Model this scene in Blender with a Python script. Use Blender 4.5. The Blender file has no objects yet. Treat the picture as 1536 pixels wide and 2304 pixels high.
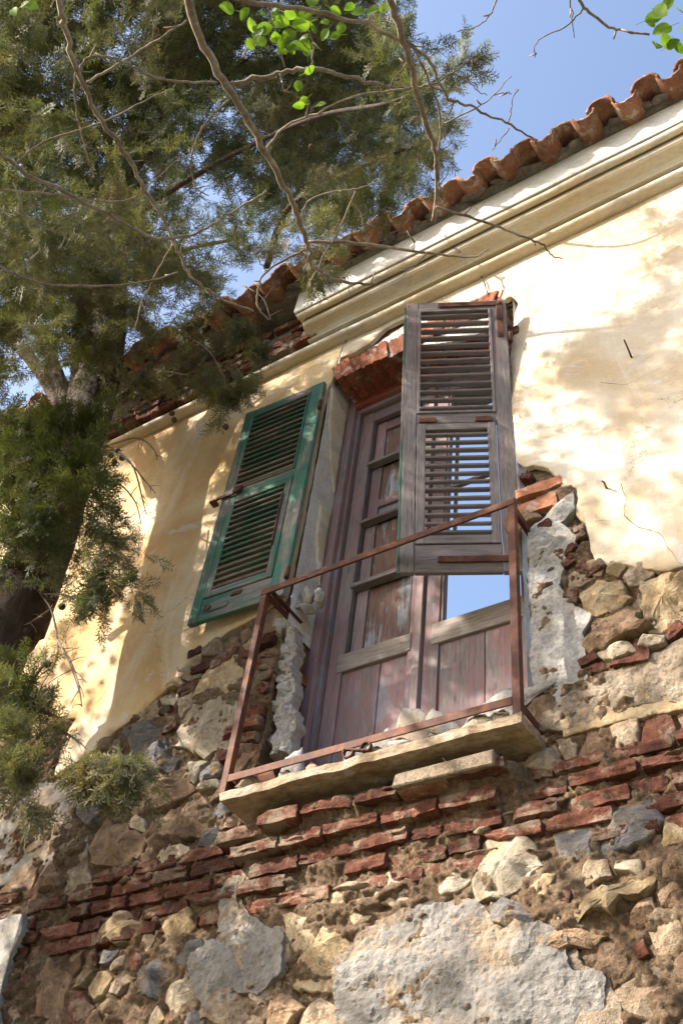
import bpy, bmesh, math, random
import numpy as np
from mathutils import Vector, Matrix
from mathutils import noise as mnoise
from mathutils.geometry import delaunay_2d_cdt

random.seed(7)
rng = np.random.default_rng(7)
scene = bpy.context.scene
COL = scene.collection
R = math.radians

# ------------------------------------------------------------------ camera
CAM = np.array([0.0, -3.1, 1.6])
# rows: world X, Y (into the wall), Z axes written in camera coordinates
RM = np.array([[0.84403618, 0.32904967, 0.42347283],
               [0.52661764, -0.65780542, -0.53848481],
               [0.10137448, 0.67750892, -0.72849494]])
FPX, CX, CY = 2313.95, 768.0, 1152.0          # focal length in pixels of the 1536 x 2304 photograph
cd = bpy.data.cameras.new('camera')
cam = bpy.data.objects.new('camera', cd)
COL.objects.link(cam)
cam.matrix_world = Matrix(((*RM[0], CAM[0]), (*RM[1], CAM[1]), (*RM[2], CAM[2]), (0, 0, 0, 1)))
cd.sensor_fit = 'VERTICAL'
cd.sensor_height = 36.0
cd.lens = FPX / 2304 * 36.0
cd.clip_start = 0.05
cd.clip_end = 3000
scene.camera = cam

# ------------------------------------------------------------------ sky, sun, exposure
SUN = Vector((-0.88, -1.0, 0.90)).normalized()
world = bpy.data.worlds.new('World')
scene.world = world
world.use_nodes = True
wt = world.node_tree
sky = wt.nodes.new('ShaderNodeTexSky')
sky.sky_type = 'NISHITA'
sky.sun_disc = False
sky.sun_elevation = math.asin(SUN.z)
sky.sun_rotation = math.atan2(SUN.x, SUN.y)
sky.air_density = 1.0
sky.dust_density = 3.5
sky.ozone_density = 1.2
sky.altitude = 50
bg = wt.nodes['Background']
bg.inputs['Strength'].default_value = 0.15
wt.links.new(sky.outputs[0], bg.inputs[0])
sd = bpy.data.lights.new('sun', 'SUN')
sd.energy = 4.5
sd.angle = R(0.53)
sd.color = (1.0, 0.93, 0.82)
sun = bpy.data.objects.new('sun', sd)
COL.objects.link(sun)
sun.location = (-12, -16, 14)
sun.rotation_euler = SUN.to_track_quat('Z', 'Y').to_euler()
vs = scene.view_settings
vs.view_transform = 'Standard'
vs.look = 'None'
vs.exposure = 1.52
vs.gamma = 1.0
vs.use_curve_mapping = False
scene.cycles.max_bounces = 6
scene.cycles.diffuse_bounces = 4
scene.cycles.transparent_max_bounces = 8


# ------------------------------------------------------------------ geometry helpers
def ray(px, py):
    v = np.array([px - CX, -(py - CY), -FPX])
    return RM @ (v / np.linalg.norm(v))


def P(px, py, y=0.0):
    """point where the sight line of a photograph pixel meets the plane at depth y"""
    r = ray(px, py)
    return CAM + r * ((y - CAM[1]) / r[1])


def PD(px, py, d):
    return CAM + ray(px, py) * d


def XZ(px, py, y=0.0):
    p = P(px, py, y)
    return (p[0], p[2])


def project(pts):
    v = (np.asarray(pts) - CAM) @ RM
    w = np.minimum(v[:, 2], -1e-3)
    return CX - FPX * v[:, 0] / w, CY + FPX * v[:, 1] / w, -v[:, 2]


def hash2(ix, iz, s):
    h = np.sin(ix * 127.1 + iz * 311.7 + s * 74.7) * 43758.5453
    return h - np.floor(h)


def vnoise(x, z, s=0.0):
    ix, iz = np.floor(x), np.floor(z)
    fx, fz = x - ix, z - iz
    fx = fx * fx * (3 - 2 * fx)
    fz = fz * fz * (3 - 2 * fz)
    a = hash2(ix, iz, s); b = hash2(ix + 1, iz, s); c = hash2(ix, iz + 1, s); d = hash2(ix + 1, iz + 1, s)
    return (a * (1 - fx) + b * fx) * (1 - fz) + (c * (1 - fx) + d * fx) * fz


def fbm(x, z, sc, octs=4, s=0.0, gain=0.5):
    x = np.asarray(x, float) * sc; z = np.asarray(z, float) * sc
    t = np.zeros_like(x); a = 1.0; n = 0.0
    for o in range(octs):
        t += a * vnoise(x * 2 ** o + 13.7 * o, z * 2 ** o - 7.3 * o, s + o)
        n += a; a *= gain
    return t / n


def ridge(x, z, sc, octs=4, s=0.0, gain=0.55):
    x = np.asarray(x, float) * sc; z = np.asarray(z, float) * sc
    t = np.zeros_like(x); a = 1.0; n = 0.0
    for o in range(octs):
        t += a * (1 - np.abs(2 * vnoise(x * 2 ** o + 5.1 * o, z * 2 ** o + 3.3 * o, s + o) - 1))
        n += a; a *= gain
    return t / n


def link(name, me, mat=None, parent=None, loc=None):
    o = bpy.data.objects.new(name, me)
    COL.objects.link(o)
    if mat is not None and me is not None and not me.materials:
        me.materials.append(mat)
    if parent is not None:
        o.parent = parent
    if loc is not None:
        o.location = loc
    return o


def empty(name, label, cat, loc=(0, 0, 0), group=None):
    o = bpy.data.objects.new(name, None)
    o.empty_display_size = 0.1
    COL.objects.link(o)
    o.location = loc
    o['label'] = label
    o['category'] = cat
    if group:
        o['group'] = group
    return o


def tag(o, label=None, cat=None, group=None, kind=None):
    if label: o['label'] = label
    if cat: o['category'] = cat
    if group: o['group'] = group
    if kind: o['kind'] = kind
    return o


def mesh_np(name, verts, faces, smooth=False):
    """verts (n,3), faces list/array of equal or mixed length"""
    me = bpy.data.meshes.new(name)
    verts = np.asarray(verts, np.float32)
    if isinstance(faces, np.ndarray):
        k = faces.shape[1]
        me.vertices.add(len(verts)); me.vertices.foreach_set('co', verts.ravel())
        me.loops.add(faces.size); me.loops.foreach_set('vertex_index', faces.astype(np.int32).ravel())
        me.polygons.add(len(faces))
        me.polygons.foreach_set('loop_start', np.arange(0, faces.size, k, dtype=np.int32))
        me.polygons.foreach_set('loop_total', np.full(len(faces), k, np.int32))
        me.update(calc_edges=True); me.validate()
    else:
        me.from_pydata([tuple(map(float, v)) for v in verts], [], faces)
        me.update()
    if smooth:
        me.polygons.foreach_set('use_smooth', np.ones(len(me.polygons), bool))
    return me


def box_data(x0, x1, y0, y1, z0, z1, bev=0.003, jit=0.0):
    bm = bmesh.new()
    bmesh.ops.create_cube(bm, size=1.0)
    for v in bm.verts:
        v.co = Vector(((x0 + x1) / 2 + v.co.x * (x1 - x0), (y0 + y1) / 2 + v.co.y * (y1 - y0), (z0 + z1) / 2 + v.co.z * (z1 - z0)))
        if jit:
            v.co += Vector((random.uniform(-jit, jit), random.uniform(-jit, jit), random.uniform(-jit, jit)))
    if bev:
        bmesh.ops.bevel(bm, geom=bm.edges[:], offset=bev, segments=1, affect='EDGES')
    return bm


def bm_obj(name, bm, mat, parent=None, loc=None, smooth=False):
    me = bpy.data.meshes.new(name)
    bmesh.ops.recalc_face_normals(bm, faces=bm.faces[:])
    bm.to_mesh(me); bm.free()
    if smooth:
        me.polygons.foreach_set('use_smooth', np.ones(len(me.polygons), bool))
    return link(name, me, mat, parent, loc)


def box(name, x0, x1, y0, y1, z0, z1, mat, parent=None, bev=0.003, jit=0.0, loc=None):
    return bm_obj(name, box_data(x0, x1, y0, y1, z0, z1, bev, jit), mat, parent, loc)


def prism(name, pts_xz, y0, y1, mat, parent=None, bev=0.0):
    """polygon in x,z pushed from y0 (front) back to y1"""
    bm = bmesh.new()
    vs_ = [bm.verts.new((x, y0, z)) for x, z in pts_xz]
    f = bm.faces.new(vs_)
    r = bmesh.ops.extrude_face_region(bm, geom=[f])
    for v in [g for g in r['geom'] if isinstance(g, bmesh.types.BMVert)]:
        v.co.y = y1
    if bev:
        bmesh.ops.bevel(bm, geom=bm.edges[:], offset=bev, segments=1, affect='EDGES')
    return bm_obj(name, bm, mat, parent)


def smooth_path(pts, sub=5):
    pts = [np.asarray(p, float) for p in pts]
    if len(pts) < 3:
        return [pts[0] + (pts[-1] - pts[0]) * i / sub for i in range(sub + 1)]
    q = [2 * pts[0] - pts[1]] + pts + [2 * pts[-1] - pts[-2]]
    out = []
    for i in range(1, len(q) - 2):
        for k in range(sub):
            t = k / sub
            a, b, c, d = q[i - 1], q[i], q[i + 1], q[i + 2]
            out.append(0.5 * (2 * b + (c - a) * t + (2 * a - 5 * b + 4 * c - d) * t * t + (3 * b - a - 3 * c + d) * t ** 3))
    out.append(pts[-1])
    return out


def tube_arrays(path, radii, n=7, knob=0.0):
    path = np.asarray(path, float)
    m = len(path)
    radii = np.interp(np.linspace(0, 1, m), np.linspace(0, 1, len(radii)), radii)
    tang = np.gradient(path, axis=0)
    tang /= np.linalg.norm(tang, axis=1)[:, None] + 1e-9
    up = np.array([0.13, 0.31, 0.94])
    V = []
    for i in range(m):
        a = np.cross(tang[i], up); a /= np.linalg.norm(a) + 1e-9
        b = np.cross(tang[i], a)
        for k in range(n):
            th = 2 * math.pi * k / n
            rr = radii[i] * (1 + (knob * (random.random() - 0.5) if knob else 0))
            V.append(path[i] + (a * math.cos(th) + b * math.sin(th)) * rr)
    F = []
    for i in range(m - 1):
        for k in range(n):
            k2 = (k + 1) % n
            F.append((i * n + k, i * n + k2, (i + 1) * n + k2, (i + 1) * n + k))
    F.append(tuple(range(n - 1, -1, -1)))
    F.append(tuple((m - 1) * n + k for k in range(n)))
    return V, F


def tube(name, path, radii, mat, parent=None, n=7, knob=0.0, sub=5):
    V, F = tube_arrays(smooth_path(path, sub), radii, n, knob)
    me = mesh_np(name, V, F, smooth=True)
    return link(name, me, mat, parent)


def in_poly(x, z, poly):
    x = np.asarray(x); z = np.asarray(z)
    r = np.zeros(x.shape, bool)
    n = len(poly)
    j = n - 1
    for i in range(n):
        xi, zi = poly[i]; xj, zj = poly[j]
        if zi != zj:
            c = ((zi > z) != (zj > z)) & (x < (xj - xi) * (z - zi) / (zj - zi) + xi)
            r ^= c
        j = i
    return r


def jag(poly, seg, amp, seed, smooth_if=None):
    """break an outline into short pieces and fray it"""
    out = []
    n = len(poly)
    for i in range(n):
        a = np.array(poly[i]); b = np.array(poly[(i + 1) % n])
        L = np.linalg.norm(b - a)
        k = max(1, int(L / seg))
        nrm = np.array([-(b - a)[1], (b - a)[0]]) / (L + 1e-9)
        straight = smooth_if is not None and smooth_if(a, b)
        if straight:
            k = max(1, int(L / 0.25))
        for t in range(k):
            p = a + (b - a) * t / k
            if not straight and not (t == 0 and amp == 0):
                o = (fbm(p[0], p[1], 9, 4, seed, 0.7) - 0.5) * 2 * amp
                p = p + nrm * o
            out.append((float(p[0]), float(p[1])))
    return out


def sheet(name, poly, y, thick, res, mat, parent, amp=0.01, nsc=5, octs=4, jag_amp=0.03, seg=0.02, seed=1.0, straight=None, curl=0.0, warp=None, rough=0.0):
    """a broken layer of plaster: frayed outline, uneven face, real edge thickness"""
    out = jag(poly, seg, jag_amp, seed, straight)
    nb = len(out)
    xs = np.array([p[0] for p in out]); zs = np.array([p[1] for p in out])
    gx, gz = np.meshgrid(np.arange(xs.min(), xs.max(), res), np.arange(zs.min(), zs.max(), res))
    gx = gx.ravel() + rng.uniform(-.3, .3, gx.size) * res
    gz = gz.ravel() + rng.uniform(-.3, .3, gz.size) * res
    m = in_poly(gx, gz, out)
    gx, gz = gx[m], gz[m]
    # keep clear of the outline
    keep = np.ones(len(gx), bool)
    for i in range(0, nb):
        keep &= (gx - xs[i]) ** 2 + (gz - zs[i]) ** 2 > (0.45 * seg) ** 2
    gx, gz = gx[keep], gz[keep]
    co = [Vector(p) for p in out] + [Vector((float(a), float(b))) for a, b in zip(gx, gz)]
    r = delaunay_2d_cdt(co, [(i, (i + 1) % nb) for i in range(nb)], [], 1, 1e-6)
    V2, F = r[0], r[2]
    v = np.array([(p.x, p.y) for p in V2])
    d = (fbm(v[:, 0], v[:, 1], nsc, octs, seed + 3) - 0.5) * 2 * amp
    if rough:
        d += (fbm(v[:, 0], v[:, 1], nsc * 6, 3, seed + 9, 0.7) - 0.5) * 1.1 * rough
    if rough >= 0.01:
        d -= (ridge(v[:, 0] + .12 * fbm(v[:, 0], v[:, 1], 4, 2, seed), v[:, 1] * 1.3, nsc * .8, 4, seed + 2, 0.5) - 0.55) * rough * 2.4
    yy = y - d
    if warp is not None:
        yy = yy + warp(v[:, 0], v[:, 1])
    # find boundary edges
    cnt = {}
    for f in F:
        for i in range(len(f)):
            e = (f[i], f[(i + 1) % len(f)])
            k = (min(e), max(e))
            cnt[k] = None if k in cnt else e
    bnd = [e for e in cnt.values() if e is not None]
    n = len(v)
    verts = [(v[i, 0], yy[i], v[i, 1]) for i in range(n)]
    faces = [tuple(f) for f in F]
    back = {}
    for e in bnd:
        for i in e:
            if i not in back:
                back[i] = len(verts)
                verts.append((v[i, 0], y + thick, v[i, 1]))
        faces.append((e[1], e[0], back[e[0]], back[e[1]]))
    me = bpy.data.meshes.new(name)
    me.from_pydata(verts, [], faces)
    me.update()
    bm = bmesh.new(); bm.from_mesh(me)
    bmesh.ops.recalc_face_normals(bm, faces=bm.faces[:])
    s = sum(f.normal.y for f in bm.faces)
    if s > 0:
        bmesh.ops.reverse_faces(bm, faces=bm.faces[:])
    for f in bm.faces:
        f.smooth = abs(f.normal.y) > 0.5 and rough < 0.01
    bm.to_mesh(me); bm.free()
    return link(name, me, mat, parent)


def lump_mesh(name, sx, sy, sz, seed, sub=3, rough=0.35, flat=False):
    """an irregular broken piece"""
    bm = bmesh.new()
    bmesh.ops.create_icosphere(bm, subdivisions=3, radius=0.5)
    r2 = random.Random(seed)
    planes = [(Vector((r2.uniform(-1, 1), r2.uniform(-1, 1), r2.uniform(-1, 1))).normalized(), r2.uniform(0.20, 0.42)) for _ in range(11)]
    off = Vector((seed * 1.7, seed * 0.9, seed * 2.3))
    for v in bm.verts:
        for nrm, dd in planes:
            t = v.co.dot(nrm)
            if t > dd:
                v.co -= nrm * (t - dd)
        k = mnoise.fractal(v.co * 3.2 + off, 0.8, 2.0, 4) * 0.20 + mnoise.noise(v.co * 14 + off) * 0.07
        v.co *= 1 + k
        v.co = Vector((v.co.x * sx * 1.25, v.co.y * sy * 1.25, v.co.z * sz * 1.25))
    me = bpy.data.meshes.new(name)
    bm.to_mesh(me); bm.free()
    me.polygons.foreach_set('use_smooth', np.ones(len(me.polygons), bool))
    return me


# ------------------------------------------------------------------ materials
class G:
    def __init__(s, name):
        s.m = bpy.data.materials.new(name)
        s.m.use_nodes = True
        s.t = s.m.node_tree
        s.b = s.t.nodes['Principled BSDF']
        s.b.inputs['Specular IOR Level'].default_value = 0.25

    def n(s, typ, props=None, **inp):
        nd = s.t.nodes.new(typ)
        for k, v in (props or {}).items():
            setattr(nd, k, v)
        for k, v in inp.items():
            s.set(nd, k, v)
        return nd

    def set(s, nd, k, v):
        key = int(k[1:]) if k[0] == 'i' and k[1:].isdigit() else k.replace('_', ' ')
        if hasattr(v, 'is_output') or hasattr(v, 'links') and hasattr(v, 'type') and not isinstance(v, (tuple, list)):
            s.t.links.new(v, nd.inputs[key])
        else:
            nd.inputs[key].default_value = v

    def pos(s, scale=(1, 1, 1), rot=(0, 0, 0), local=False):
        if local:
            o = s.n('ShaderNodeTexCoord').outputs['Object']
        else:
            o = s.n('ShaderNodeNewGeometry').outputs['Position']
        mp = s.n('ShaderNodeMapping', Scale=scale, Rotation=rot)
        s.t.links.new(o, mp.inputs['Vector'])
        return mp.outputs[0]

    def noise(s, vec, scale, detail=5, rough=0.6, dist=0.0):
        nd = s.n('ShaderNodeTexNoise', Scale=scale, Detail=detail, Roughness=rough, Distortion=dist)
        s.t.links.new(vec, nd.inputs['Vector'])
        return nd.outputs['Fac']

    def ramp(s, fac, stops, interp='LINEAR'):
        nd = s.n('ShaderNodeValToRGB')
        cr = nd.color_ramp
        cr.interpolation = interp
        while len(cr.elements) > len(stops):
            cr.elements.remove(cr.elements[-1])
        while len(cr.elements) < len(stops):
            cr.elements.new(0.5)
        for e, (p, c) in zip(cr.elements, stops):
            e.position = p
            e.color = (c, c, c, 1) if isinstance(c, (int, float)) else (*c, 1)
        s.t.links.new(fac, nd.inputs[0])
        return nd.outputs['Color']

    def mix(s, fac, a, b, mode='MIX'):
        nd = s.n('ShaderNodeMix', {'data_type': 'RGBA', 'blend_type': mode})
        for sock, v in ((nd.inputs['Factor'], fac), (nd.inputs['A'], a), (nd.inputs['B'], b)):
            if hasattr(v, 'is_output'):
                s.t.links.new(v, sock)
            elif sock.type == 'RGBA':
                sock.default_value = (*v, 1) if len(v) == 3 else v
            else:
                sock.default_value = v
        return [o for o in nd.outputs if o.type == 'RGBA'][0]

    def math(s, op, a, b=0.0):
        nd = s.n('ShaderNodeMath', {'operation': op})
        for i, v in enumerate((a, b)):
            if hasattr(v, 'is_output'):
                s.t.links.new(v, nd.inputs[i])
            else:
                nd.inputs[i].default_value = v
        return nd.outputs[0]

    def rnd(s):
        return s.n('ShaderNodeObjectInfo').outputs['Random']

    def bump(s, h, strength, dist=0.01):
        nd = s.n('ShaderNodeBump', Strength=strength, Distance=dist)
        s.t.links.new(h, nd.inputs['Height'])
        if s.b.inputs['Normal'].is_linked:
            s.t.links.new(s.b.inputs['Normal'].links[0].from_socket, nd.inputs['Normal'])
        s.t.links.new(nd.outputs[0], s.b.inputs['Normal'])

    def out(s, col, rough=0.85):
        if hasattr(col, 'is_output'):
            s.t.links.new(col, s.b.inputs['Base Color'])
        else:
            s.b.inputs['Base Color'].default_value = (*col, 1)
        if hasattr(rough, 'is_output'):
            s.t.links.new(rough, s.b.inputs['Roughness'])
        else:
            s.b.inputs['Roughness'].default_value = rough
        return s.m


def rocky(name, cols, scale=6, fine=45, bump=0.5, dark=0.35, rndv=0.25, dist=0.012, streak=None, spots=None, stretch=(1, 1, 1), rough=0.9):
    g = G(name)
    p = g.pos(stretch)
    a = g.noise(p, scale, 6, 0.65, 0.6)
    n = len(cols)
    c = g.ramp(a, [(0.30 + 0.40 * i / max(1, n - 1), cols[i]) for i in range(n)])
    f = g.noise(p, fine, 5, 0.7)
    c = g.mix(g.ramp(f, [(0.36, dark), (0.56, 0.0)]), c, (0.03, 0.024, 0.018))
    if spots:
        k = g.noise(p, spots[1], 6, 0.7, 0.4)
        c = g.mix(g.ramp(k, [(spots[2], 0.0), (spots[2] + 0.07, spots[3])]), c, spots[0])
    if rndv:
        v = g.math('MULTIPLY_ADD', g.rnd(), rndv * 2)
        v.node.inputs[2].default_value = 1 - rndv
        hsv = g.n('ShaderNodeHueSaturation')
        g.t.links.new(v, hsv.inputs['Value'])
        g.t.links.new(c, hsv.inputs['Color'])
        c = hsv.outputs[0]
    g.bump(a, bump * 0.5, dist * 2.5)
    g.bump(f, bump, dist)
    g.bump(g.noise(p, fine * 4, 3, 0.7), bump * 0.6, dist * 0.3)
    return g.out(c, rough)


def yellow_plaster(name, cols, pale):
    g = G(name)
    p = g.pos()
    a = g.noise(p, 1.1, 6, 0.62, 0.8)
    c = g.ramp(a, list(zip((0.30, 0.45, 0.56, 0.70), cols)))
    # diagonal brush of paler wash
    b = g.noise(g.pos((2.2, 2.2, 0.45), (0, R(28), 0)), 1.6, 6, 0.65, 1.0)
    c = g.mix(g.ramp(b, [(0.50, 0.0), (0.68, pale)]), c, (0.76, 0.70, 0.61))
    # worn through to bluish grey undercoat
    w = g.noise(p, 3.2, 8, 0.68, 1.2)
    c = g.mix(g.ramp(w, [(0.60, 0.0), (0.625, 0.55)]), c, (0.56, 0.54, 0.52))
    # long vertical pale runs
    st = g.noise(g.pos((5.0, 1, 0.25)), 1.0, 4, 0.6)
    c = g.mix(g.ramp(st, [(0.62, 0.0), (0.80, 0.30)]), c, (0.72, 0.70, 0.67))
    # small dirt
    d = g.noise(g.pos((1, 1, 2.5), (0, R(-25), 0)), 22, 6, 0.75)
    c = g.mix(g.ramp(d, [(0.28, 0.5), (0.42, 0.0)]), c, (0.22, 0.16, 0.10))
    # hairline cracks
    vo = g.n('ShaderNodeTexVoronoi', {'feature': 'DISTANCE_TO_EDGE'}, Scale=1.15)
    off = g.n('ShaderNodeMixRGB', {'blend_type': 'ADD'})
    nz = g.n('ShaderNodeTexNoise', Scale=2.6, Detail=6, Roughness=0.7)
    g.t.links.new(p, nz.inputs['Vector'])
    off.inputs[0].default_value = 0.55
    g.t.links.new(p, off.inputs[1]); g.t.links.new(nz.outputs['Color'], off.inputs[2])
    g.t.links.new(off.outputs[0], vo.inputs['Vector'])
    cm = g.ramp(vo.outputs['Distance'], [(0.0, 1.0), (0.0035, 0.0)])
    gate = g.ramp(g.noise(p, 1.4, 3), [(0.50, 0.0), (0.56, 0.8)])
    ck = g.mix(1.0, cm, gate, 'MULTIPLY')
    c = g.mix(ck, c, (0.12, 0.09, 0.06))
    g.bump(g.noise(p, 5, 6, 0.65), 0.6, 0.03)
    g.bump(d, 0.5, 0.008)
    g.bump(w, 0.3, 0.01)
    g.bump(g.noise(p, 120, 3, 0.7), 0.35, 0.004)
    return g.out(c, 0.92)


def wood(name, axis, bare, paint, cover, under=None, grain=0.5, rough=0.75, soft=0.06):
    """weathered timber: grain along axis, paint left on `cover` of the face"""
    g = G(name)
    sc = {'X': (1.2, 14, 14), 'Z': (14, 14, 1.2)}[axis]
    p = g.pos(sc, local=True)
    gr = g.noise(p, 6.0, 7, 0.7, 0.5)
    c = g.ramp(gr, [(0.28, tuple(v * 0.42 for v in bare)), (0.46, bare), (0.62, tuple(min(1, v * 1.35) for v in bare)), (0.75, tuple(v * 0.7 for v in bare))])
    pe = g.noise(g.pos(tuple(v * 0.35 for v in sc), local=True), 2.2, 8, 0.72, 0.5)
    big = g.noise(g.pos(local=True), 2.3, 4, 0.6)
    fac = g.math('ADD', g.math('MULTIPLY', pe, 0.6), g.math('MULTIPLY', big, 0.4))
    th = 0.5 + (0.5 - cover) * 0.34
    if under:
        c = g.mix(g.ramp(fac, [(th - 0.07, 0.0), (th - 0.07 + soft, 0.85)]), c, under)
    pc = g.ramp(g.noise(g.pos(local=True), 9, 5, 0.7), [(0.3, tuple(v * 0.72 for v in paint)), (0.7, tuple(min(1, v * 1.2) for v in paint))])
    c = g.mix(g.ramp(fac, [(th, 0.0), (th + soft, 0.92)]), c, pc)
    v = g.math('MULTIPLY_ADD', g.rnd(), 0.36)
    v.node.inputs[2].default_value = 0.82
    hsv = g.n('ShaderNodeHueSaturation')
    g.t.links.new(v, hsv.inputs['Value']); g.t.links.new(c, hsv.inputs['Color'])
    g.bump(gr, grain, 0.004)
    g.bump(fac, 0.25, 0.004)
    return g.out(hsv.outputs[0], rough)


def rust(name='rusted_iron'):
    g = G(name)
    p = g.pos()
    a = g.noise(p, 14, 6, 0.7, 0.4)
    c = g.ramp(a, [(0.3, (0.040, 0.018, 0.014)), (0.50, (0.085, 0.034, 0.022)), (0.62, (0.135, 0.052, 0.025)), (0.76, (0.22, 0.115, 0.045))])
    g.bump(g.noise(p, 90, 5, 0.75), 0.45, 0.003)
    g.bump(a, 0.3, 0.004)
    g.b.inputs['Metallic'].default_value = 0.15
    return g.out(c, 0.68)


def leafy(name, cols, trans, scale=2.0):
    g = G(name)
    p = g.pos()
    a = g.noise(p, scale, 4, 0.6)
    c = g.ramp(a, [(0.30 + 0.4 * i / (len(cols) - 1), cols[i]) for i in range(len(cols))])
    b = g.noise(p, 25, 2)
    c = g.mix(g.ramp(b, [(0.35, 0.5), (0.6, 0.0)]), c, tuple(v * 0.45 for v in cols[0]))
    tr = g.n('ShaderNodeBsdfTranslucent')
    g.t.links.new(g.mix(1.0, c, (1.12, 1.2, 0.5), 'MULTIPLY'), tr.inputs['Color'])
    ms = g.n('ShaderNodeMixShader')
    ms.inputs[0].default_value = trans
    g.out(c, 0.6)
    g.t.links.new(g.b.outputs[0], ms.inputs[1]); g.t.links.new(tr.outputs[0], ms.inputs[2])
    g.t.links.new(ms.outputs[0], g.t.nodes['Material Output'].inputs['Surface'])
    return g.m


M = {}
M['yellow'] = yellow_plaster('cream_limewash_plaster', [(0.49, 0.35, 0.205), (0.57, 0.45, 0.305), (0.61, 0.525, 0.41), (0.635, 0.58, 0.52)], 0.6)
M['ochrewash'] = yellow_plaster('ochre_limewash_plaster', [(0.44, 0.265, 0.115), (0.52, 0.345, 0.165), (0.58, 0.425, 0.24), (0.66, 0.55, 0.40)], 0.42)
M['grey'] = rocky('grey_render', [(0.17, 0.152, 0.135), (0.255, 0.235, 0.213), (0.34, 0.322, 0.30)], 4, 48, 0.8, 0.28, 0.08, 0.012, spots=((0.36, 0.255, 0.155), 2.2, 0.53, 0.6))
M['white'] = rocky('pale_lime_plaster', [(0.46, 0.43, 0.40), (0.60, 0.57, 0.53), (0.70, 0.67, 0.63)], 4, 55, 0.35, 0.25, 0.06, 0.008, spots=((0.50, 0.42, 0.28), 3.0, 0.60, 0.5))
M['jamb'] = rocky('pale_rough_undercoat', [(0.26, 0.238, 0.21), (0.36, 0.337, 0.31), (0.44, 0.417, 0.39)], 4, 50, 0.7, 0.35, 0.06, 0.012, spots=((0.42, 0.33, 0.22), 3.0, 0.58, 0.5))
M['tan'] = rocky('tan_rough_plaster', [(0.30, 0.22, 0.145), (0.43, 0.335, 0.24), (0.53, 0.45, 0.35)], 5, 50, 1.0, 0.45, 0.08, 0.016)
M['mortar'] = rocky('earth_mortar', [(0.18, 0.105, 0.058), (0.31, 0.205, 0.122), (0.43, 0.325, 0.22)], 6, 60, 1.0, 0.5, 0, 0.02, spots=((0.30, 0.11, 0.055), 4.5, 0.60, 0.6))
M['ochreplaster'] = rocky('dirty_ochre_plaster', [(0.28, 0.185, 0.10), (0.37, 0.265, 0.15), (0.45, 0.36, 0.24)], 4, 50, 0.6, 0.4, 0.05, 0.01)
M['ochre'] = rocky('ochre_stone', [(0.24, 0.155, 0.08), (0.345, 0.25, 0.14), (0.43, 0.355, 0.245)], 7, 34, 0.7, 0.4, 0.28, 0.015, spots=((0.50, 0.47, 0.42), 8, 0.60, 0.7))
M['slate'] = rocky('blue_grey_stone', [(0.075, 0.072, 0.075), (0.16, 0.15, 0.15), (0.27, 0.22, 0.17)], 9, 30, 0.8, 0.4, 0.3, 0.015, spots=((0.42, 0.26, 0.09), 7, 0.58, 0.8), stretch=(1, 1, 2.2))
M['brown'] = rocky('brown_stone', [(0.11, 0.065, 0.04), (0.22, 0.14, 0.085), (0.34, 0.23, 0.14)], 8, 32, 0.8, 0.45, 0.28, 0.016, spots=((0.38, 0.34, 0.30), 9, 0.63, 0.6))
M['tanstone'] = rocky('lime_smeared_tan_stone', [(0.24, 0.16, 0.10), (0.36, 0.265, 0.175), (0.46, 0.38, 0.29)], 9, 40, 0.9, 0.5, 0.22, 0.016, spots=((0.46, 0.40, 0.33), 10, 0.57, 0.7))
M['pale'] = rocky('pale_stone', [(0.28, 0.215, 0.14), (0.39, 0.32, 0.23), (0.46, 0.41, 0.335)], 6, 42, 0.7, 0.4, 0.15, 0.012, spots=((0.42, 0.28, 0.12), 5, 0.60, 0.6))
M['brick'] = rocky('old_red_brick', [(0.10, 0.034, 0.023), (0.17, 0.060, 0.036), (0.25, 0.10, 0.062)], 10, 48, 1.0, 0.55, 0.42, 0.016, spots=((0.28, 0.205, 0.145), 6, 0.50, 0.9))
M['brick_arch'] = rocky('orange_arch_brick', [(0.18, 0.052, 0.028), (0.28, 0.088, 0.045), (0.36, 0.15, 0.085)], 10, 40, 0.9, 0.45, 0.3, 0.012, spots=((0.40, 0.345, 0.30), 8, 0.545, 0.85))
M['brick_mid'] = rocky('worn_orange_brick', [(0.17, 0.058, 0.036), (0.25, 0.092, 0.056), (0.32, 0.145, 0.095)], 10, 46, 1.0, 0.5, 0.3, 0.015, spots=((0.30, 0.22, 0.155), 6, 0.51, 0.9))
M['brick_pale'] = rocky('lime_stained_brick', [(0.34, 0.12, 0.06), (0.42, 0.18, 0.10), (0.46, 0.28, 0.20)], 10, 36, 0.6, 0.3, 0.2, 0.012, spots=((0.56, 0.48, 0.42), 8, 0.55, 0.6))
M['tile'] = rocky('terracotta_tile', [(0.20, 0.085, 0.057), (0.30, 0.14, 0.088), (0.38, 0.235, 0.165)], 9, 50, 0.5, 0.35, 0.3, 0.008, spots=((0.44, 0.39, 0.32), 10, 0.55, 0.8))
M['tilemortar'] = rocky('grey_bedding_mortar', [(0.17, 0.145, 0.12), (0.29, 0.26, 0.225), (0.40, 0.36, 0.31)], 6, 40, 1.0, 0.4, 0, 0.02)
M['cornice'] = rocky('cream_cornice_plaster', [(0.50, 0.385, 0.235), (0.58, 0.49, 0.35), (0.62, 0.575, 0.50)], 3.2, 60, 0.35, 0.14, 0.0, 0.008, spots=((0.40, 0.375, 0.34), 5, 0.56, 0.8), stretch=(0.5, 1, 1.6))
M['fascia'] = rocky('white_fascia_plaster', [(0.50, 0.45, 0.39), (0.58, 0.555, 0.52), (0.63, 0.615, 0.595)], 3, 60, 0.35, 0.25, 0.0, 0.006, spots=((0.52, 0.49, 0.45), 7, 0.61, 0.6), stretch=(0.6, 1, 1.5))
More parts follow.
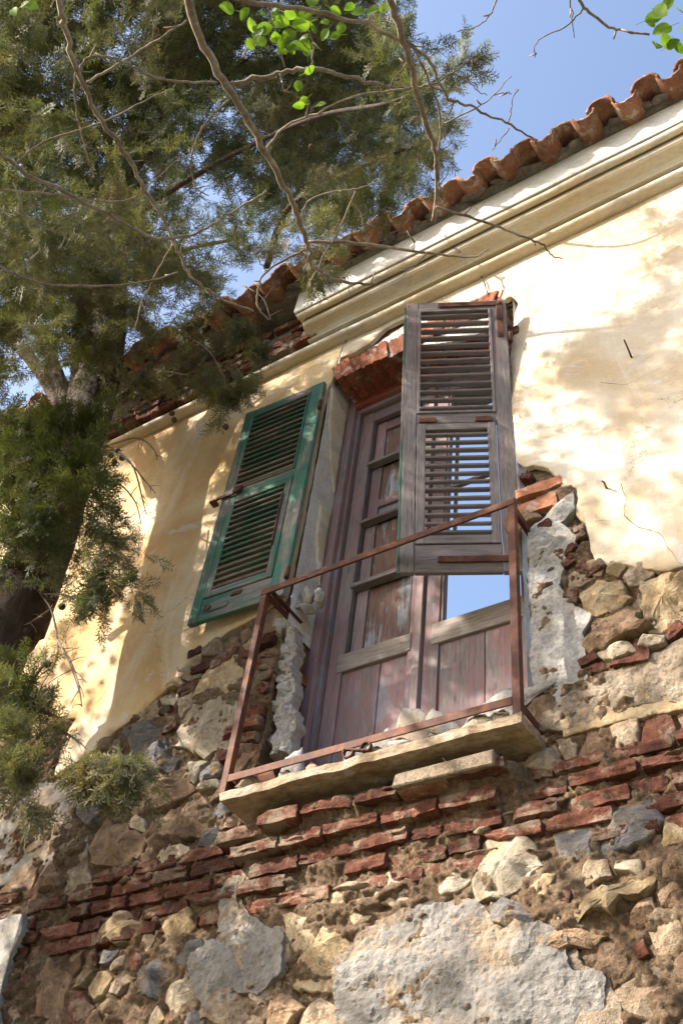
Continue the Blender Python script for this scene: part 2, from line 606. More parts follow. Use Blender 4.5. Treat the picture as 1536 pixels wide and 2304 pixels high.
M['slab'] = rocky('stained_marble_slab', [(0.20, 0.125, 0.07), (0.34, 0.25, 0.16), (0.45, 0.395, 0.33)], 7, 40, 0.6, 0.45, 0, 0.01, spots=((0.42, 0.40, 0.36), 6, 0.56, 0.7), stretch=(0.6, 1, 1.4), rough=0.7)
for ax in 'XZ':
    M['green' + ax] = wood('peeling_green_paint_' + ax, ax, (0.19, 0.16, 0.145), (0.038, 0.135, 0.096), 0.66, None, 0.5)
    M['slatgreen' + ax] = wood('worn_green_slat_' + ax, ax, (0.19, 0.17, 0.152), (0.055, 0.125, 0.095), 0.60, None, 0.5)
    M['bare' + ax] = wood('weathered_grey_timber_' + ax, ax, (0.165, 0.138, 0.132), (0.12, 0.14, 0.125), 0.2, (0.18, 0.125, 0.125), 0.9)
    M['door' + ax] = wood('faded_mauve_door_timber_' + ax, ax, (0.185, 0.152, 0.15), (0.235, 0.22, 0.248), 0.44, (0.25, 0.14, 0.14), 0.9)
    M['oak' + ax] = wood('stripped_door_rail_' + ax, ax, (0.20, 0.168, 0.15), (0.23, 0.15, 0.14), 0.3, None, 0.8)
    M['panel' + ax] = wood('flaking_blue_grey_panel_' + ax, ax, (0.15, 0.09, 0.075), (0.27, 0.285, 0.31), 0.55, None, 0.6, soft=0.02)
    M['pink' + ax] = wood('faded_pink_strip_' + ax, ax, (0.20, 0.16, 0.155), (0.27, 0.155, 0.14), 0.45, (0.23, 0.175, 0.17), 0.6)
    M['red' + ax] = wood('faded_red_frame_paint_' + ax, ax, (0.22, 0.095, 0.085), (0.27, 0.06, 0.05), 0.5, (0.26, 0.12, 0.115), 0.4)
M['rust'] = rust()
M['bark'] = rocky('cypress_bark', [(0.055, 0.036, 0.027), (0.105, 0.07, 0.052), (0.165, 0.12, 0.095)], 9, 30, 1.0, 0.5, 0.15, 0.02, stretch=(1.6, 1.6, 0.22))
M['twig'] = rocky('branch_bark', [(0.14, 0.11, 0.08), (0.26, 0.21, 0.16), (0.38, 0.33, 0.275)], 12, 60, 0.5, 0.4, 0.15, 0.006, spots=((0.42, 0.41, 0.36), 20, 0.60, 0.6))
M['deadtwig'] = rocky('dead_cypress_twig', [(0.13, 0.09, 0.065), (0.26, 0.20, 0.155)], 12, 60, 0.4, 0.4, 0.2, 0.004)
M['cone'] = rocky('cypress_cone', [(0.07, 0.045, 0.03), (0.16, 0.105, 0.07)], 30, 90, 0.6, 0.5, 0.3, 0.006)
M['cypress'] = leafy('cypress_scale_foliage', [(0.078, 0.09, 0.042), (0.132, 0.14, 0.066), (0.21, 0.195, 0.115), (0.24, 0.19, 0.132)], 0.32, 1.7)
M['cypress_fresh'] = leafy('fresh_cypress_foliage', [(0.070, 0.088, 0.032), (0.12, 0.138, 0.05), (0.20, 0.195, 0.085)], 0.32, 2.2)
M['leaf'] = leafy('young_round_leaf', [(0.09, 0.17, 0.022), (0.15, 0.25, 0.032), (0.22, 0.31, 0.055)], 0.58, 14)
M['ground'] = rocky('dry_earth', [(0.09, 0.075, 0.05), (0.14, 0.115, 0.075), (0.19, 0.155, 0.105)], 1.5, 20, 0.5, 0.3, 0, 0.03, spots=((0.07, 0.085, 0.03), 2, 0.48, 0.85))  # earth darkened overall; the trees' shade on the ground is put into its colour
g_ = G('crack_shadow'); M['crack'] = g_.out((0.06, 0.045, 0.035), 0.95)

# ------------------------------------------------------------------ ground
gm = mesh_np('ground', [(-400, -400, 0), (400, -400, 0), (400, 400, 0), (-400, 400, 0)], [(0, 1, 2, 3)])
tag(link('ground', gm, M['ground']), kind='structure')

# ------------------------------------------------------------------ house
house = empty('ruined_house', 'old roofless house with peeling yellow plaster over rubble stone and brick', 'house', (-2.0, 0.0, 0.0))
HO = np.array([-2.0, 0, 0])


def hp(o):
    """hang a world-space mesh on the house without moving it"""
    o.parent = house
    o.matrix_parent_inverse = Matrix.Translation((2.0, 0, 0))
    return o


X0, X1 = -7.6, 1.2           # facade ends
OL, OR_, OB, OT = -2.68, -1.36, 3.88, 7.19   # doorway

PX = lambda pts: [XZ(*p) for p in pts]
# outlines read off the photograph, on the facade plane
right_plaster = PX([(1136, 676), (1150, 668), (1166, 684), (1158, 720), (1150, 800), (1152, 900), (1158, 990), (1163, 1040), (1183, 1056), (1198, 1051), (1234, 1056), (1252, 1074), (1265, 1096), (1297, 1100), (1301, 1125), (1297, 1147),
                    (1297, 1163), (1317, 1179), (1323, 1205), (1330, 1241), (1337, 1266), (1368, 1277), (1395, 1268), (1430, 1279), (1475, 1284), (1506, 1288), (1536, 1277), (1600, 1285)])
right_plaster += [(X1, right_plaster[-1][1] + 0.03), (X1, 7.70), (-2.62, 7.70), XZ(750, 852), XZ(766, 825), XZ(766, 807), XZ(800, 794), XZ(832, 774), XZ(867, 739), XZ(900, 722), XZ(960, 700), XZ(1040, 690), XZ(1100, 660)]
left_plaster = [(-2.62, 7.70), XZ(750, 852), XZ(737, 880), (-2.72, 6.9), (-2.71, 6.0), (-2.72, 5.42), XZ(640, 1352), XZ(582, 1387), XZ(512, 1426), XZ(449, 1480), XZ(410, 1520), XZ(363, 1562), XZ(320, 1602), XZ(258, 1648), XZ(211, 1691), XZ(165, 1722), XZ(125, 1746), XZ(129, 1723), XZ(144, 1664), XZ(172, 1617), XZ(144, 1621), XZ(80, 1640), XZ(0, 1670), (X0, 4.7), (X0, 7.70)]
grey_left = [XZ(168, 1740), XZ(174, 1792), XZ(180, 1833), XZ(195, 1865), XZ(198, 1911), XZ(190, 1943), XZ(141, 1943), XZ(42, 1979), XZ(0, 1995), (-4.6, 3.92), (-4.6, 4.6), XZ(60, 1750), XZ(120, 1760)]
grey_mid = PX([(500, 2008), (547, 1990), (544, 2026), (565, 2068), (600, 2085), (646, 2104), (646, 2167), (638, 2203), (588, 2245), (536, 2234), (500, 2292), (458, 2271), (437, 2208), (440, 2125), (495, 2104), (500, 2062)])
grey_right = PX([(767, 2229), (783, 2141), (830, 2099), (913, 2073), (944, 2047), (1069, 2031), (1100, 2052), (1142, 2088), (1236, 2078), (1288, 2109), (1293, 2177), (1361, 2193), (1366, 2250), (1371, 2304), (1360, 2420), (760, 2420)])
white_corner = PX([(-40, 2080), (20, 2078), (70, 2065), (66, 2110), (40, 2160), (22, 2230), (14, 2300), (10, 2380), (-60, 2380)])
jamb_grey = PX([(1190, 1192), (1225, 1170), (1250, 1140), (1290, 1105), (1296, 1150), (1262, 1180), (1300, 1210), (1290, 1235), (1274, 1250), (1268, 1286), (1262, 1320), (1280, 1345), (1292, 1371), (1330, 1389), (1312, 1429), (1312, 1460), (1320, 1500), (1323, 1530), (1290, 1575), (1250, 1600), (1199, 1590), (1196, 1536), (1196, 1447), (1189, 1313)])
tan_right = PX([(1300, 1545), (1330, 1520), (1380, 1510), (1450, 1480), (1540, 1440), (1640, 1430), (1640, 1560), (1540, 1580), (1450, 1590), (1390, 1610), (1330, 1640), (1260, 1650), (1215, 1640), (1205, 1600), (1250, 1605)])
yellow_patch = PX([(1262, 1625), (1300, 1600), (1360, 1590), (1400, 1600), (1460, 1570), (1540, 1545), (1620, 1540), (1620, 1590), (1540, 1602), (1440, 1622), (1360, 1640), (1270, 1662)])

# --- rubble core of the wall: uneven earth mortar, one sheet with the doorway left out
xs = np.concatenate([np.arange(X0, -4.6, 0.05), np.arange(-4.6, -0.2, 0.0078), np.arange(-0.2, X1 + .01, 0.05)])
zs = np.concatenate([np.arange(-0.02, 2.5, 0.1), np.arange(2.5, 2.86, 0.03), np.arange(2.86, 5.0, 0.0078), np.arange(5.0, 5.45, 0.02), np.arange(5.45, 8.12, 0.05)])
gx, gz = np.meshgrid(xs, zs)
dep = (fbm(gx, gz, 4.5, 4, 3.0, 0.55) - 0.5) * 0.08 - (ridge(gx + .1 * fbm(gx, gz, 5, 2, 2.), gz * 1.5, 9, 4, 5.0, 0.6) - 0.55) * 0.062 + (fbm(gx, gz, 60, 2, 6.0, 0.7) - 0.5) * 0.03
ledge = np.clip((gz - 3.86) / 0.05, 0, 1)
yv = 0.002 - dep - 0.014 * (1 - np.clip((gz - 3.45) / 0.12, 0, 1))
band_m = np.clip((gz - 3.42) / .05, 0, 1) * np.clip((3.90 - gz) / .03, 0, 1)
yv = yv + 0.004 * band_m
yv = yv - np.clip((gx + 2.70) / .06, 0, 1) * np.clip((-1.34 - gx) / .06, 0, 1) * (0.07 * np.clip((gz - 3.55) / .33, 0, 1) + 0.06 * np.clip((gz - 3.70) / .12, 0, 1)) * (gz < 3.925)
for pp_ in (right_plaster, left_plaster):
    m_ = in_poly(gx.ravel(), gz.ravel(), pp_).reshape(gx.shape)
    yv = np.where(m_, np.maximum(yv, 0.014), yv)
above = np.clip((gz - 5.2) / 0.15, 0, 1)
yv = yv * (1 - above) + 0.035 * above
nx, nz = len(xs), len(zs)
V = np.stack([gx, yv, gz], -1).reshape(-1, 3)
idx = np.arange(nx * nz).reshape(nz, nx)
F = np.stack([idx[:-1, :-1], idx[:-1, 1:], idx[1:, 1:], idx[1:, :-1]], -1).reshape(-1, 4)
cxm = 0.5 * (xs[:-1] + xs[1:])[None, :].repeat(nz - 1, 0).ravel()
czm = 0.5 * (zs[:-1] + zs[1:])[:, None].repeat(nx - 1, 1).ravel()
hole = (cxm > OL - 0.02) & (cxm < OR_ + 0.02) & (czm > OB - 0.05) & (czm < OT + 0.03)
wall = hp(link('wall', mesh_np('wall', V, F[~hole]), M['mortar']))

def shrunk(poly, s=0.93):
    c = np.mean(poly, 0)
    return [tuple(c + (np.array(p) - c) * s) for p in poly]


# --- plaster
edge_straight = lambda a, b: max(abs(a[0]), abs(b[0])) > 6 or min(a[1], b[1]) > 7.6
warp = lambda x, z: -0.018 * np.sin(x * 1.3 + z * 0.9) - 0.012 * np.sin(z * 2.1 - x * 0.7)
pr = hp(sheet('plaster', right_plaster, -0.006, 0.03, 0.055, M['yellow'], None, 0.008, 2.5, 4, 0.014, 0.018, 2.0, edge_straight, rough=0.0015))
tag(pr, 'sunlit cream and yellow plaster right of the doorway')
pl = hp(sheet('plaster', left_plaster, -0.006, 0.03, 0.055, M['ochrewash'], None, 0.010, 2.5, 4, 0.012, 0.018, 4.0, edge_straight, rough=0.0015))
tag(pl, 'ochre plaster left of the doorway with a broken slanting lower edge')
tag(hp(sheet('plaster', grey_left, 0.006, 0.035, 0.02, M['grey'], None, 0.010, 6, 4, 0.016, 0.014, 5.0, rough=0.004)), 'grey undercoat left at the lower left')
tag(hp(sheet('plaster', grey_mid, -0.034, 0.05, 0.0100, M['grey'], None, 0.020, 9, 5, 0.035, 0.010, 6.0, rough=0.013)), 'ragged grey render patch low on the rubble')
tag(hp(sheet('plaster', grey_right, -0.034, 0.06, 0.0100, M['grey'], None, 0.024, 7, 5, 0.045, 0.010, 7.0, rough=0.015)), 'large rough grey render patch at the foot of the picture')
for pq, sd_ in ((grey_mid, 6.4), (grey_right, 7.4)):
    tag(hp(sheet('plaster', shrunk(pq, 1.07), -0.016, 0.05, 0.012, M['tan'], None, 0.020, 8, 5, 0.05, 0.012, sd_, rough=0.012)), 'older tan coat showing round the grey render')
tag(hp(sheet('plaster', white_corner, -0.05, 0.05, 0.02, M['jamb'], None, 0.006, 5, 4, 0.012, 0.016, 8.0)), 'smooth pale plaster strip at the lower left corner')
tag(hp(sheet('plaster', jamb_grey, -0.012, 0.045, 0.012, M['jamb'], None, 0.018, 8, 5, 0.018, 0.012, 9.0, rough=0.010)), 'thick pale undercoat beside the right jamb')
tag(hp(sheet('plaster', tan_right, -0.014, 0.05, 0.012, M['tan'], None, 0.022, 8, 5, 0.022, 0.012, 10.0, rough=0.012)), 'rough tan render below the broken plaster')
tag(hp(sheet('plaster', yellow_patch, -0.018, 0.03, 0.014, M['ochreplaster'], None, 0.010, 8, 4, 0.018, 0.012, 11.0, rough=0.006)), 'remnant of yellow plaster above the brick band')

# --- reveals of the doorway (left, right, head), as uneven slabs going back through the wall
def reveal(name, x, z0, z1, y0, y1, side, mat, seed, label=None, amp=0.006):
    ys = np.arange(y0, y1 + 0.001, 0.02)
    zz = np.arange(z0, z1 + 0.001, 0.02)
    a, b = np.meshgrid(ys, zz)
    xx = x + side * (fbm(a, b, 7, 4, seed) - 0.5) * 2 * amp
    V = np.stack([xx, a, b], -1).reshape(-1, 3)
    ny = len(ys)
    ii = np.arange(len(ys) * len(zz)).reshape(len(zz), ny)
    F = np.stack([ii[:-1, :-1], ii[:-1, 1:], ii[1:, 1:], ii[1:, :-1]], -1).reshape(-1, 4)
    if side < 0:
        F = F[:, ::-1]
    o = hp(link(name, mesh_np(name, V, F, smooth=True), mat))
    if label: tag(o, label)
    return o


reveal('reveal', OL, 5.05, 7.22, -0.004, 0.62, 1, M['white'], 21, 'grey and cream plastered left reveal')
reveal('reveal', OL - 0.03, 3.8, 5.07, 0.0, 0.62, 1, M['mortar'], 22, 'broken lower left reveal', 0.03)
reveal('reveal', OR_, 3.8, 7.22, -0.004, 0.62, -1, M['white'], 23, 'shaded right reveal')
# peeling cream skin on the left reveal
def side_patch(pts_yz, x, thick, mat, seed, label):
    o = sheet('plaster', [(-z, y) for y, z in pts_yz], 0, thick, 0.03, mat, None, 0.002, 6, 3, 0.008, 0.014, seed)
    me = o.data
    n = len(me.vertices); co = np.empty(n * 3, np.float32); me.vertices.foreach_get('co', co); co = co.reshape(-1, 3)
    new = np.stack([x - co[:, 1], co[:, 2], -co[:, 0]], -1)
    me.vertices.foreach_set('co', new.ravel()); me.update()
    me.flip_normals()
    tag(hp(o), label)


side_patch([(0.20, 7.05), (0.0, 7.12), (0.03, 6.8), (0.10, 6.5), (0.20, 6.28)], OL + 0.012, 0.012, M['cornice'], 31, 'loose cream skin high on the left reveal')
side_patch([(0.20, 6.10), (0.09, 6.05), (0.10, 5.8), (0.17, 5.55), (0.20, 5.50)], OL + 0.012, 0.012, M['cornice'], 32, 'loose cream skin midway down the left reveal')

# head of the opening: wall above the door back through its thickness
box('lintel', OL - 0.2, OR_ + 0.2, 0.20, 0.62, 7.33, 7.6, M['mortar'], None, 0.01)
hp(bpy.data.objects['lintel'])
# flat brick arch: each brick on edge, leaning towards the middle
def brick_mesh(name, seed, erode=0.5):
    bm = bmesh.new()
    bmesh.ops.create_cube(bm, size=1.0)
    bmesh.ops.subdivide_edges(bm, edges=bm.edges[:], cuts=6, use_grid_fill=True)
    r2 = random.Random(seed)
    off = Vector((seed * 3.1, seed * 1.3, seed * 0.7))
    cut = Vector((r2.choice((-1, 1)) * r2.uniform(.3, 1), -r2.uniform(.2, .9), r2.uniform(-.6, .6))).normalized()
    cd_ = r2.uniform(.38, .62)
    for v in bm.verts:
        o = v.co.copy()
        e = sum(max(0.0, abs(c) - 0.36) for c in o)
        v.co *= 1 - max(0.0, e - 0.17) * (0.10 + 0.14 * erode)
        q = Vector((o.x * 4.2, o.y * 2.0, o.z * 1.2))
        n1 = mnoise.fractal(q * 1.3 + off, 0.7, 2.1, 5)
        n2 = mnoise.noise(q * 5.0 + off)
        front = max(0.0, -o.y)
        v.co += Vector((n2 * 0.010, (n1 * 0.26 + n2 * 0.08 + .16 * abs(mnoise.noise(q * 2.6 - off))) * erode * (0.25 + 1.5 * front), n1 * 0.09 * erode + n2 * 0.05))
        t = v.co.dot(cut) - cd_
        if t > 0 and erode > 0.4:
            v.co -= cut * t * 0.85
    me = bpy.data.meshes.new(name)
    bm.to_mesh(me); bm.free()
    me.polygons.foreach_set('use_smooth', np.ones(len(me.polygons), bool))
    me.set_sharp_from_angle(angle=R(28))
    return me


BR = [brick_mesh('brick', 100 + i, 0.38) for i in range(16)]
BRP = [brick_mesh('brick', 200 + i, 0.25) for i in range(4)]
BRA = [brick_mesh('brick', 300 + i, 0.14) for i in range(6)]
for m_ in BRA: m_.materials.append(M['brick_arch'])
BRO = [brick_mesh('brick', 400 + i, 0.42) for i in range(6)]
for m_ in BRO: m_.materials.append(M['brick_mid'])
for m_ in BR: m_.materials.append(M['brick'])
for m_ in BRP: m_.materials.append(M['brick_pale'])


def brick(x, y, z, sx, sy, sz, parent, rot=(0, 0, 0), meshes=BR, name='brick'):
    o = bpy.data.objects.new(name, random.choice(meshes))
    COL.objects.link(o)
    o.location = (x, y, z); o.scale = (sx, sy, sz); o.rotation_euler = rot
    o.parent = parent
    return o


arch = hp(link('flat_arch', mesh_np('flat_arch', [(OL - .12, .06, 7.22), (OR_ + .12, .06, 7.22), (OR_ + .12, .06, 7.62), (OL - .12, .06, 7.62), (OL - .12, .26, 7.22), (OR_ + .12, .26, 7.22), (OR_ + .12, .26, 7.36), (OL - .12, .26, 7.36)], [(0, 1, 2, 3), (0, 4, 5, 1)]), M['tilemortar']))
nb = 18
for i in range(nb):
    t = (i + 0.5) / nb
    x = OL + 0.01 + (OR_ - OL - 0.06) * t
    brick(x, 0.115 + random.uniform(-.012, .012), 7.275, 0.066, 0.25, 0.20 + random.uniform(-.015, .03), arch, (0, (t - 0.5) * 0.7, 0), BRA)
# pale mortar skin above the arch with brick showing through
tag(hp(sheet('plaster', PX([(770, 818), (800, 803), (840, 780), (880, 750), (930, 722), (1040, 700), (1090, 700), (1120, 730), (1050, 760), (960, 778), (896, 782), (870, 800), (835, 815), (800, 830), (775, 845)]), 0.004, 0.02, 0.02, M['white'], None, 0.008, 10, 4, 0.014, 0.012, 12.0, rough=0.004)), 'thin pale mortar over the brick arch')

# --- masonry pieces
def clip(poly, px_, pz_, nx_, nz_):
    out = []
    n = len(poly)
    for i in range(n):
        a, b = poly[i], poly[(i + 1) % n]
        da = (a[0] - px_) * nx_ + (a[1] - pz_) * nz_
        db = (b[0] - px_) * nx_ + (b[1] - pz_) * nz_
        if da <= 0: out.append(a)
        if (da < 0) != (db < 0) and da != db:
            t = da / (da - db)
            out.append((a[0] + (b[0] - a[0]) * t, a[1] + (b[1] - a[1]) * t))
    return out


def stone(poly, mat, h, y=0.03, seed=0, shrink=0.0, parent=None, name='stone'):
    """one embedded rubble stone: frayed outline, faceted uneven face, sides running back into the mortar"""
    r2 = random.Random(seed)
    cx_ = sum(p[0] for p in poly) / len(poly); cz_ = sum(p[1] for p in poly) / len(poly)
    size = max(max(p[0] for p in poly) - min(p[0] for p in poly), 0.03)
    q = []
    for i in range(len(poly)):
        a, b = np.array(poly[i]), np.array(poly[(i + 1) % len(poly)])
        L = np.linalg.norm(b - a)
        k = max(1, int(L / max(0.016, size * 0.09)))
        for t in range(k):
            q.append(a + (b - a) * t / k)
    q = np.array(q); c = np.array([cx_, cz_])
    q = c + (q - c) * (1 - shrink)
    j = np.array([[r2.uniform(-1, 1), r2.uniform(-1, 1)] for _ in q]) * size * 0.014
    q = q + np.array([[float(fbm(p[0], p[1], 22, 2, seed)) - .5, float(fbm(p[0], p[1], 22, 2, seed + 7)) - .5] for p in q]) * size * 0.16
    q = q + j
    n = len(q)
    planes = [(r2.uniform(-0.42, 0.42), r2.uniform(-0.42, 0.42), r2.uniform(0.8, 1.3)) for _ in range(6)]

    def H(p, s):
        d = p - c
        v = min(pl_[2] * h + (d[0] * pl_[0] + d[1] * pl_[1]) for pl_ in planes)
        v = max(v, h * 0.25)
        w_ = Vector((p[0], seed * .7, p[1]))
        return v * s + mnoise.fractal(w_ * 14, 0.6, 2.2, 5) * h * 0.26 - abs(mnoise.noise(w_ * 15)) * h * 0.22

    V = []
    rings = [(1.03, None), (1.0, 0.35), (0.975, 0.78), (0.92, 0.95), (0.77, 1.0), (0.60, 1.0), (0.42, 1.02), (0.22, 1.0)]
    for s, hh in rings:
        for p in q:
            pp = c + (p - c) * s
            V.append((pp[0], y + 0.06 if hh is None else y - H(pp, hh), pp[1]))
    V.append((c[0], y - H(c, 1.0), c[1]))
    F = []
    for k in range(len(rings) - 1):
        for i in range(n):
            i2 = (i + 1) % n
            F.append((k * n + i, k * n + i2, (k + 1) * n + i2, (k + 1) * n + i))
    k = len(rings) - 1
    for i in range(n):
        F.append((k * n + i, k * n + (i + 1) % n, len(V) - 1))
    bm = bmesh.new()
    vv = [bm.verts.new(v) for v in V]
    for f in F:
        try: bm.faces.new([vv[i] for i in f])
        except ValueError: pass
    bmesh.ops.recalc_face_normals(bm, faces=bm.faces[:])
    if sum(f.normal.y * f.calc_area() for f in bm.faces) > 0:
        bmesh.ops.reverse_faces(bm, faces=bm.faces[:])
    me = bpy.data.meshes.new(name)
    bm.to_mesh(me); bm.free()
    me.polygons.foreach_set('use_smooth', np.ones(len(me.polygons), bool))
    me.set_sharp_from_angle(angle=R(20))
    o = link(name, me, mat)
    o.parent = parent
    return o


traced = [
    ('pale', 0.055, [(1065, 1985), (1085, 1905), (1160, 1862), (1200, 1890), (1228, 1945), (1150, 2012), (1075, 2028)]),
    ('ochre', 0.05, [(638, 2060), (690, 2062), (760, 2080), (792, 2130), (770, 2225), (700, 2235), (643, 2215)]),
    ('pale', 0.035, [(840, 1990), (870, 1958), (962, 1938), (940, 2030), (850, 2038)]),
    ('brown', 0.06, [(265, 1805), (330, 1762), (430, 1745), (438, 1775), (380, 1822), (275, 1834)]),
    ('brown', 0.06, [(203, 1905), (240, 1843), (290, 1855), (332, 1892), (320, 1932), (260, 1948), (205, 1942)]),
    ('pale', 0.035, [(285, 1850), (308, 1832), (330, 1848), (326, 1872), (300, 1866)]),
    ('pale', 0.05, [(401, 1640), (430, 1590), (520, 1565), (553, 1600), (540, 1680), (430, 1703), (402, 1680)]),
    ('slate', 0.04, [(275, 1645), (320, 1625), (372, 1638), (372, 1688), (300, 1702)]),
    ('slate', 0.06, [(318, 1698), (365, 1678), (404, 1712), (382, 1738), (322, 1742)]),
    ('ochre', 0.045, [(440, 1560), (470, 1500), (530, 1470), (560, 1500), (540, 1550), (470, 1580)]),
    ('ochre', 0.05, [(1303, 1345), (1335, 1305), (1400, 1308), (1422, 1352), (1345, 1392), (1312, 1380)]),
    ('brown', 0.06, [(1310, 1458), (1335, 1395), (1420, 1375), (1468, 1420), (1385, 1452), (1322, 1472)]),
    ('ochre', 0.07, [(1440, 1310), (1500, 1298), (1570, 1300), (1580, 1420), (1462, 1432), (1442, 1385)]),
    ('pale', 0.05, [(1332, 1478), (1360, 1455), (1425, 1448), (1440, 1470), (1380, 1490)]),
    ('pale', 0.05, [(1435, 1460), (1450, 1438), (1500, 1432), (1500, 1452), (1460, 1466)]),
    ('slate', 0.05, [(1350, 1902), (1390, 1830), (1470, 1800), (1492, 1850), (1450, 1905), (1370, 1922)]),
    ('slate', 0.04, [(1245, 1875), (1290, 1850), (1332, 1862), (1337, 1932), (1260, 1946)]),
    ('ochre', 0.07, [(1268, 2062), (1330, 2012), (1500, 1952), (1490, 1990), (1400, 2040), (1290, 2084)]),
    ('slate', 0.06, [(1092, 2045), (1130, 2020), (1190, 2038), (1232, 2080), (1180, 2097), (1120, 2088)]),
    ('brown', 0.05, [(358, 1835), (430, 1815), (472, 1830), (462, 1880), (362, 1888)]),
    ('brown', 0.055, [(64, 2155), (110, 2140), (162, 2210), (132, 2292), (72, 2284)]),
    ('slate', 0.05, [(308, 2172), (368, 2165), (392, 2210), (362, 2252), (312, 2242)]),
    ('ochre', 0.045, [(220, 2085), (260, 2066), (332, 2058), (322, 2120), (232, 2122)]),
    ('ochre', 0.045, [(360, 2052), (430, 2040), (442, 2092), (380, 2120)]),
    ('slate', 0.05, [(452, 1735), (505, 1715), (508, 1740), (455, 1762)]),
    ('pale', 0.05, [(448, 1772), (498, 1758), (500, 1775), (452, 1786)]),
    ('slate', 0.05, [(175, 1800), (220, 1798), (232, 1830), (205, 1862), (180, 1850)]),
    ('brown', 0.05, [(1160, 2120), (1300, 2090), (1370, 2110), (1330, 2140), (1200, 2150)]),
]
taken = []
for i, (mt, h, pts) in enumerate(traced):
    poly = PX(pts)
    taken.append(poly)
    stone(poly, M[mt], h * 0.95, 0.006, 40 + i, 0.0, wall)

# fill the rest of the rubble with smaller stones fitted against each other
blocked = [right_plaster, left_plaster, grey_left, grey_mid, grey_right, white_corner, jamb_grey, tan_right, yellow_patch]


cores = [shrunk(p, 0.96 if len(p) > 12 else 0.9) for p in blocked] + taken


def zone(x, z):
    if z < 2.55 or x < -4.7 or x > -0.15: return False
    if 3.46 < z < 3.86: return False                       # brick band
    if OL - 0.16 < x < OR_ + 0.02 and z > 3.8: return False  # doorway and its brick jamb
    if z > 5.35: return False
    qx = np.array([x, x - .07, x + .07, x, x]); qz = np.array([z, z, z, z - .05, z + .05])
    return not any(in_poly(qx, qz, c).any() for c in cores)


seeds = []
tries = 0
while tries < 12000 and len(seeds) < 330:
    tries += 1
    x, z = random.uniform(-4.7, -0.15), random.uniform(2.55, 5.3)
    if not zone(x, z): continue
    r = random.choice([0.045, 0.055, 0.07, 0.09, 0.12])
    if all((x - a) ** 2 + (z - b) ** 2 > (0.66 * (r + c)) ** 2 for a, b, c in seeds):
        seeds.append((x, z, r))
kinds = ['ochre', 'ochre', 'brown', 'brown', 'tanstone', 'tanstone', 'slate', 'pale', 'tanstone', 'brick', 'brick']
for i, (x, z, r) in enumerate(seeds):
    k_ = random.choice((5, 6, 6, 7))
    ph = random.uniform(0, 6.28)
    poly = [(x + 1.9 * r * math.cos(a) * random.uniform(.75, 1.15), z + 1.35 * r * math.sin(a) * random.uniform(.75, 1.15)) for a in [ph + 6.283 * (q + random.uniform(-.25, .25)) / k_ for q in range(k_)]]
    for (a, b, c) in seeds:
        if (a, b) != (x, z) and (a - x) ** 2 + (b - z) ** 2 < 0.25:
            d = math.hypot(a - x, b - z)
            nx_, nz_ = (a - x) / d, (b - z) / d
            t = d * r / (r + c) - 0.007
            poly = clip(poly, x + nx_ * t, z + nz_ * t, nx_, nz_)
    for tp in taken:
        c = np.mean(tp, 0); d = np.linalg.norm(c - (x, z))
        if d < 0.45:
            rad = np.mean([np.linalg.norm(np.array(p) - c) for p in tp])
            nrm = (c - (x, z)) / d
            t = max(0.02, d - rad - 0.004)
            poly = clip(poly, x + nrm[0] * t, z + nrm[1] * t, nrm[0], nrm[1])
    if len(poly) < 4: continue
    mt = random.choice(kinds)
    if 'brick' in mt and r > 0.075: mt = 'brown'
    stone(poly, M[mt], random.uniform(0.022, 0.042) * (0.8 + r * 4), 0.006, 300 + i, 0.02, wall, 'brick_fragment' if 'brick' in mt else 'stone')

# string course: five eroded brick courses at floor level
band = hp(link('brick_band', mesh_np('brick_band', [(X0, .045, 3.44), (X1, .045, 3.44), (X1, .045, 3.88), (X0, .045, 3.88)], [(0, 1, 2, 3)]), M['mortar']))
course = 0.078


def corbel(x, z):
    """the masonry steps out under the balcony slab"""
    return float(np.clip((x + 2.70) / .06, 0, 1) * np.clip((-1.34 - x) / .06, 0, 1)) * (0.07 * float(np.clip((z - 3.55) / .33, 0, 1)) + 0.065 * float(np.clip((z - 3.70) / .12, 0, 1)))


for c_ in range(5):
    z = 3.50 + c_ * course
    x = -4.75 + (c_ % 2) * 0.13
    while x < -0.1:
        L = random.choice([0.24, 0.25, 0.25, 0.13, 0.2])
        if random.random() > (0.05 if c_ > 0 else 0.3):
            pr_ = -0.006 + random.uniform(-0.012, 0.016) - corbel(x + L / 2, z)
            brick(x + L / 2, pr_ + 0.05, z + random.uniform(-.006, .006), L * random.uniform(.93, 1.03), 0.13, 0.054 * random.uniform(.8, 1.15), band, (random.uniform(-.04, .04), random.uniform(-.02, .02), random.uniform(-.03, .03)), BRO if random.random() < .22 else BR)
        x += L + 0.010
# lime-caked lumps caught between the eroded courses
for i in range(46):
    x = random.uniform(-4.4, -0.3); z = random.uniform(3.40, 3.86)
    o = link('mortar_lump', lump_mesh('mortar_lump', random.uniform(.06, .16), 0.05, random.uniform(.02, .05), 900 + i), M['mortar' if random.random() < .6 else 'tan'])
    o.location = (x, 0.005 + random.uniform(-.02, .01), z); o.rotation_euler = (0, random.uniform(-.3, .3), 0)
    o.parent = band

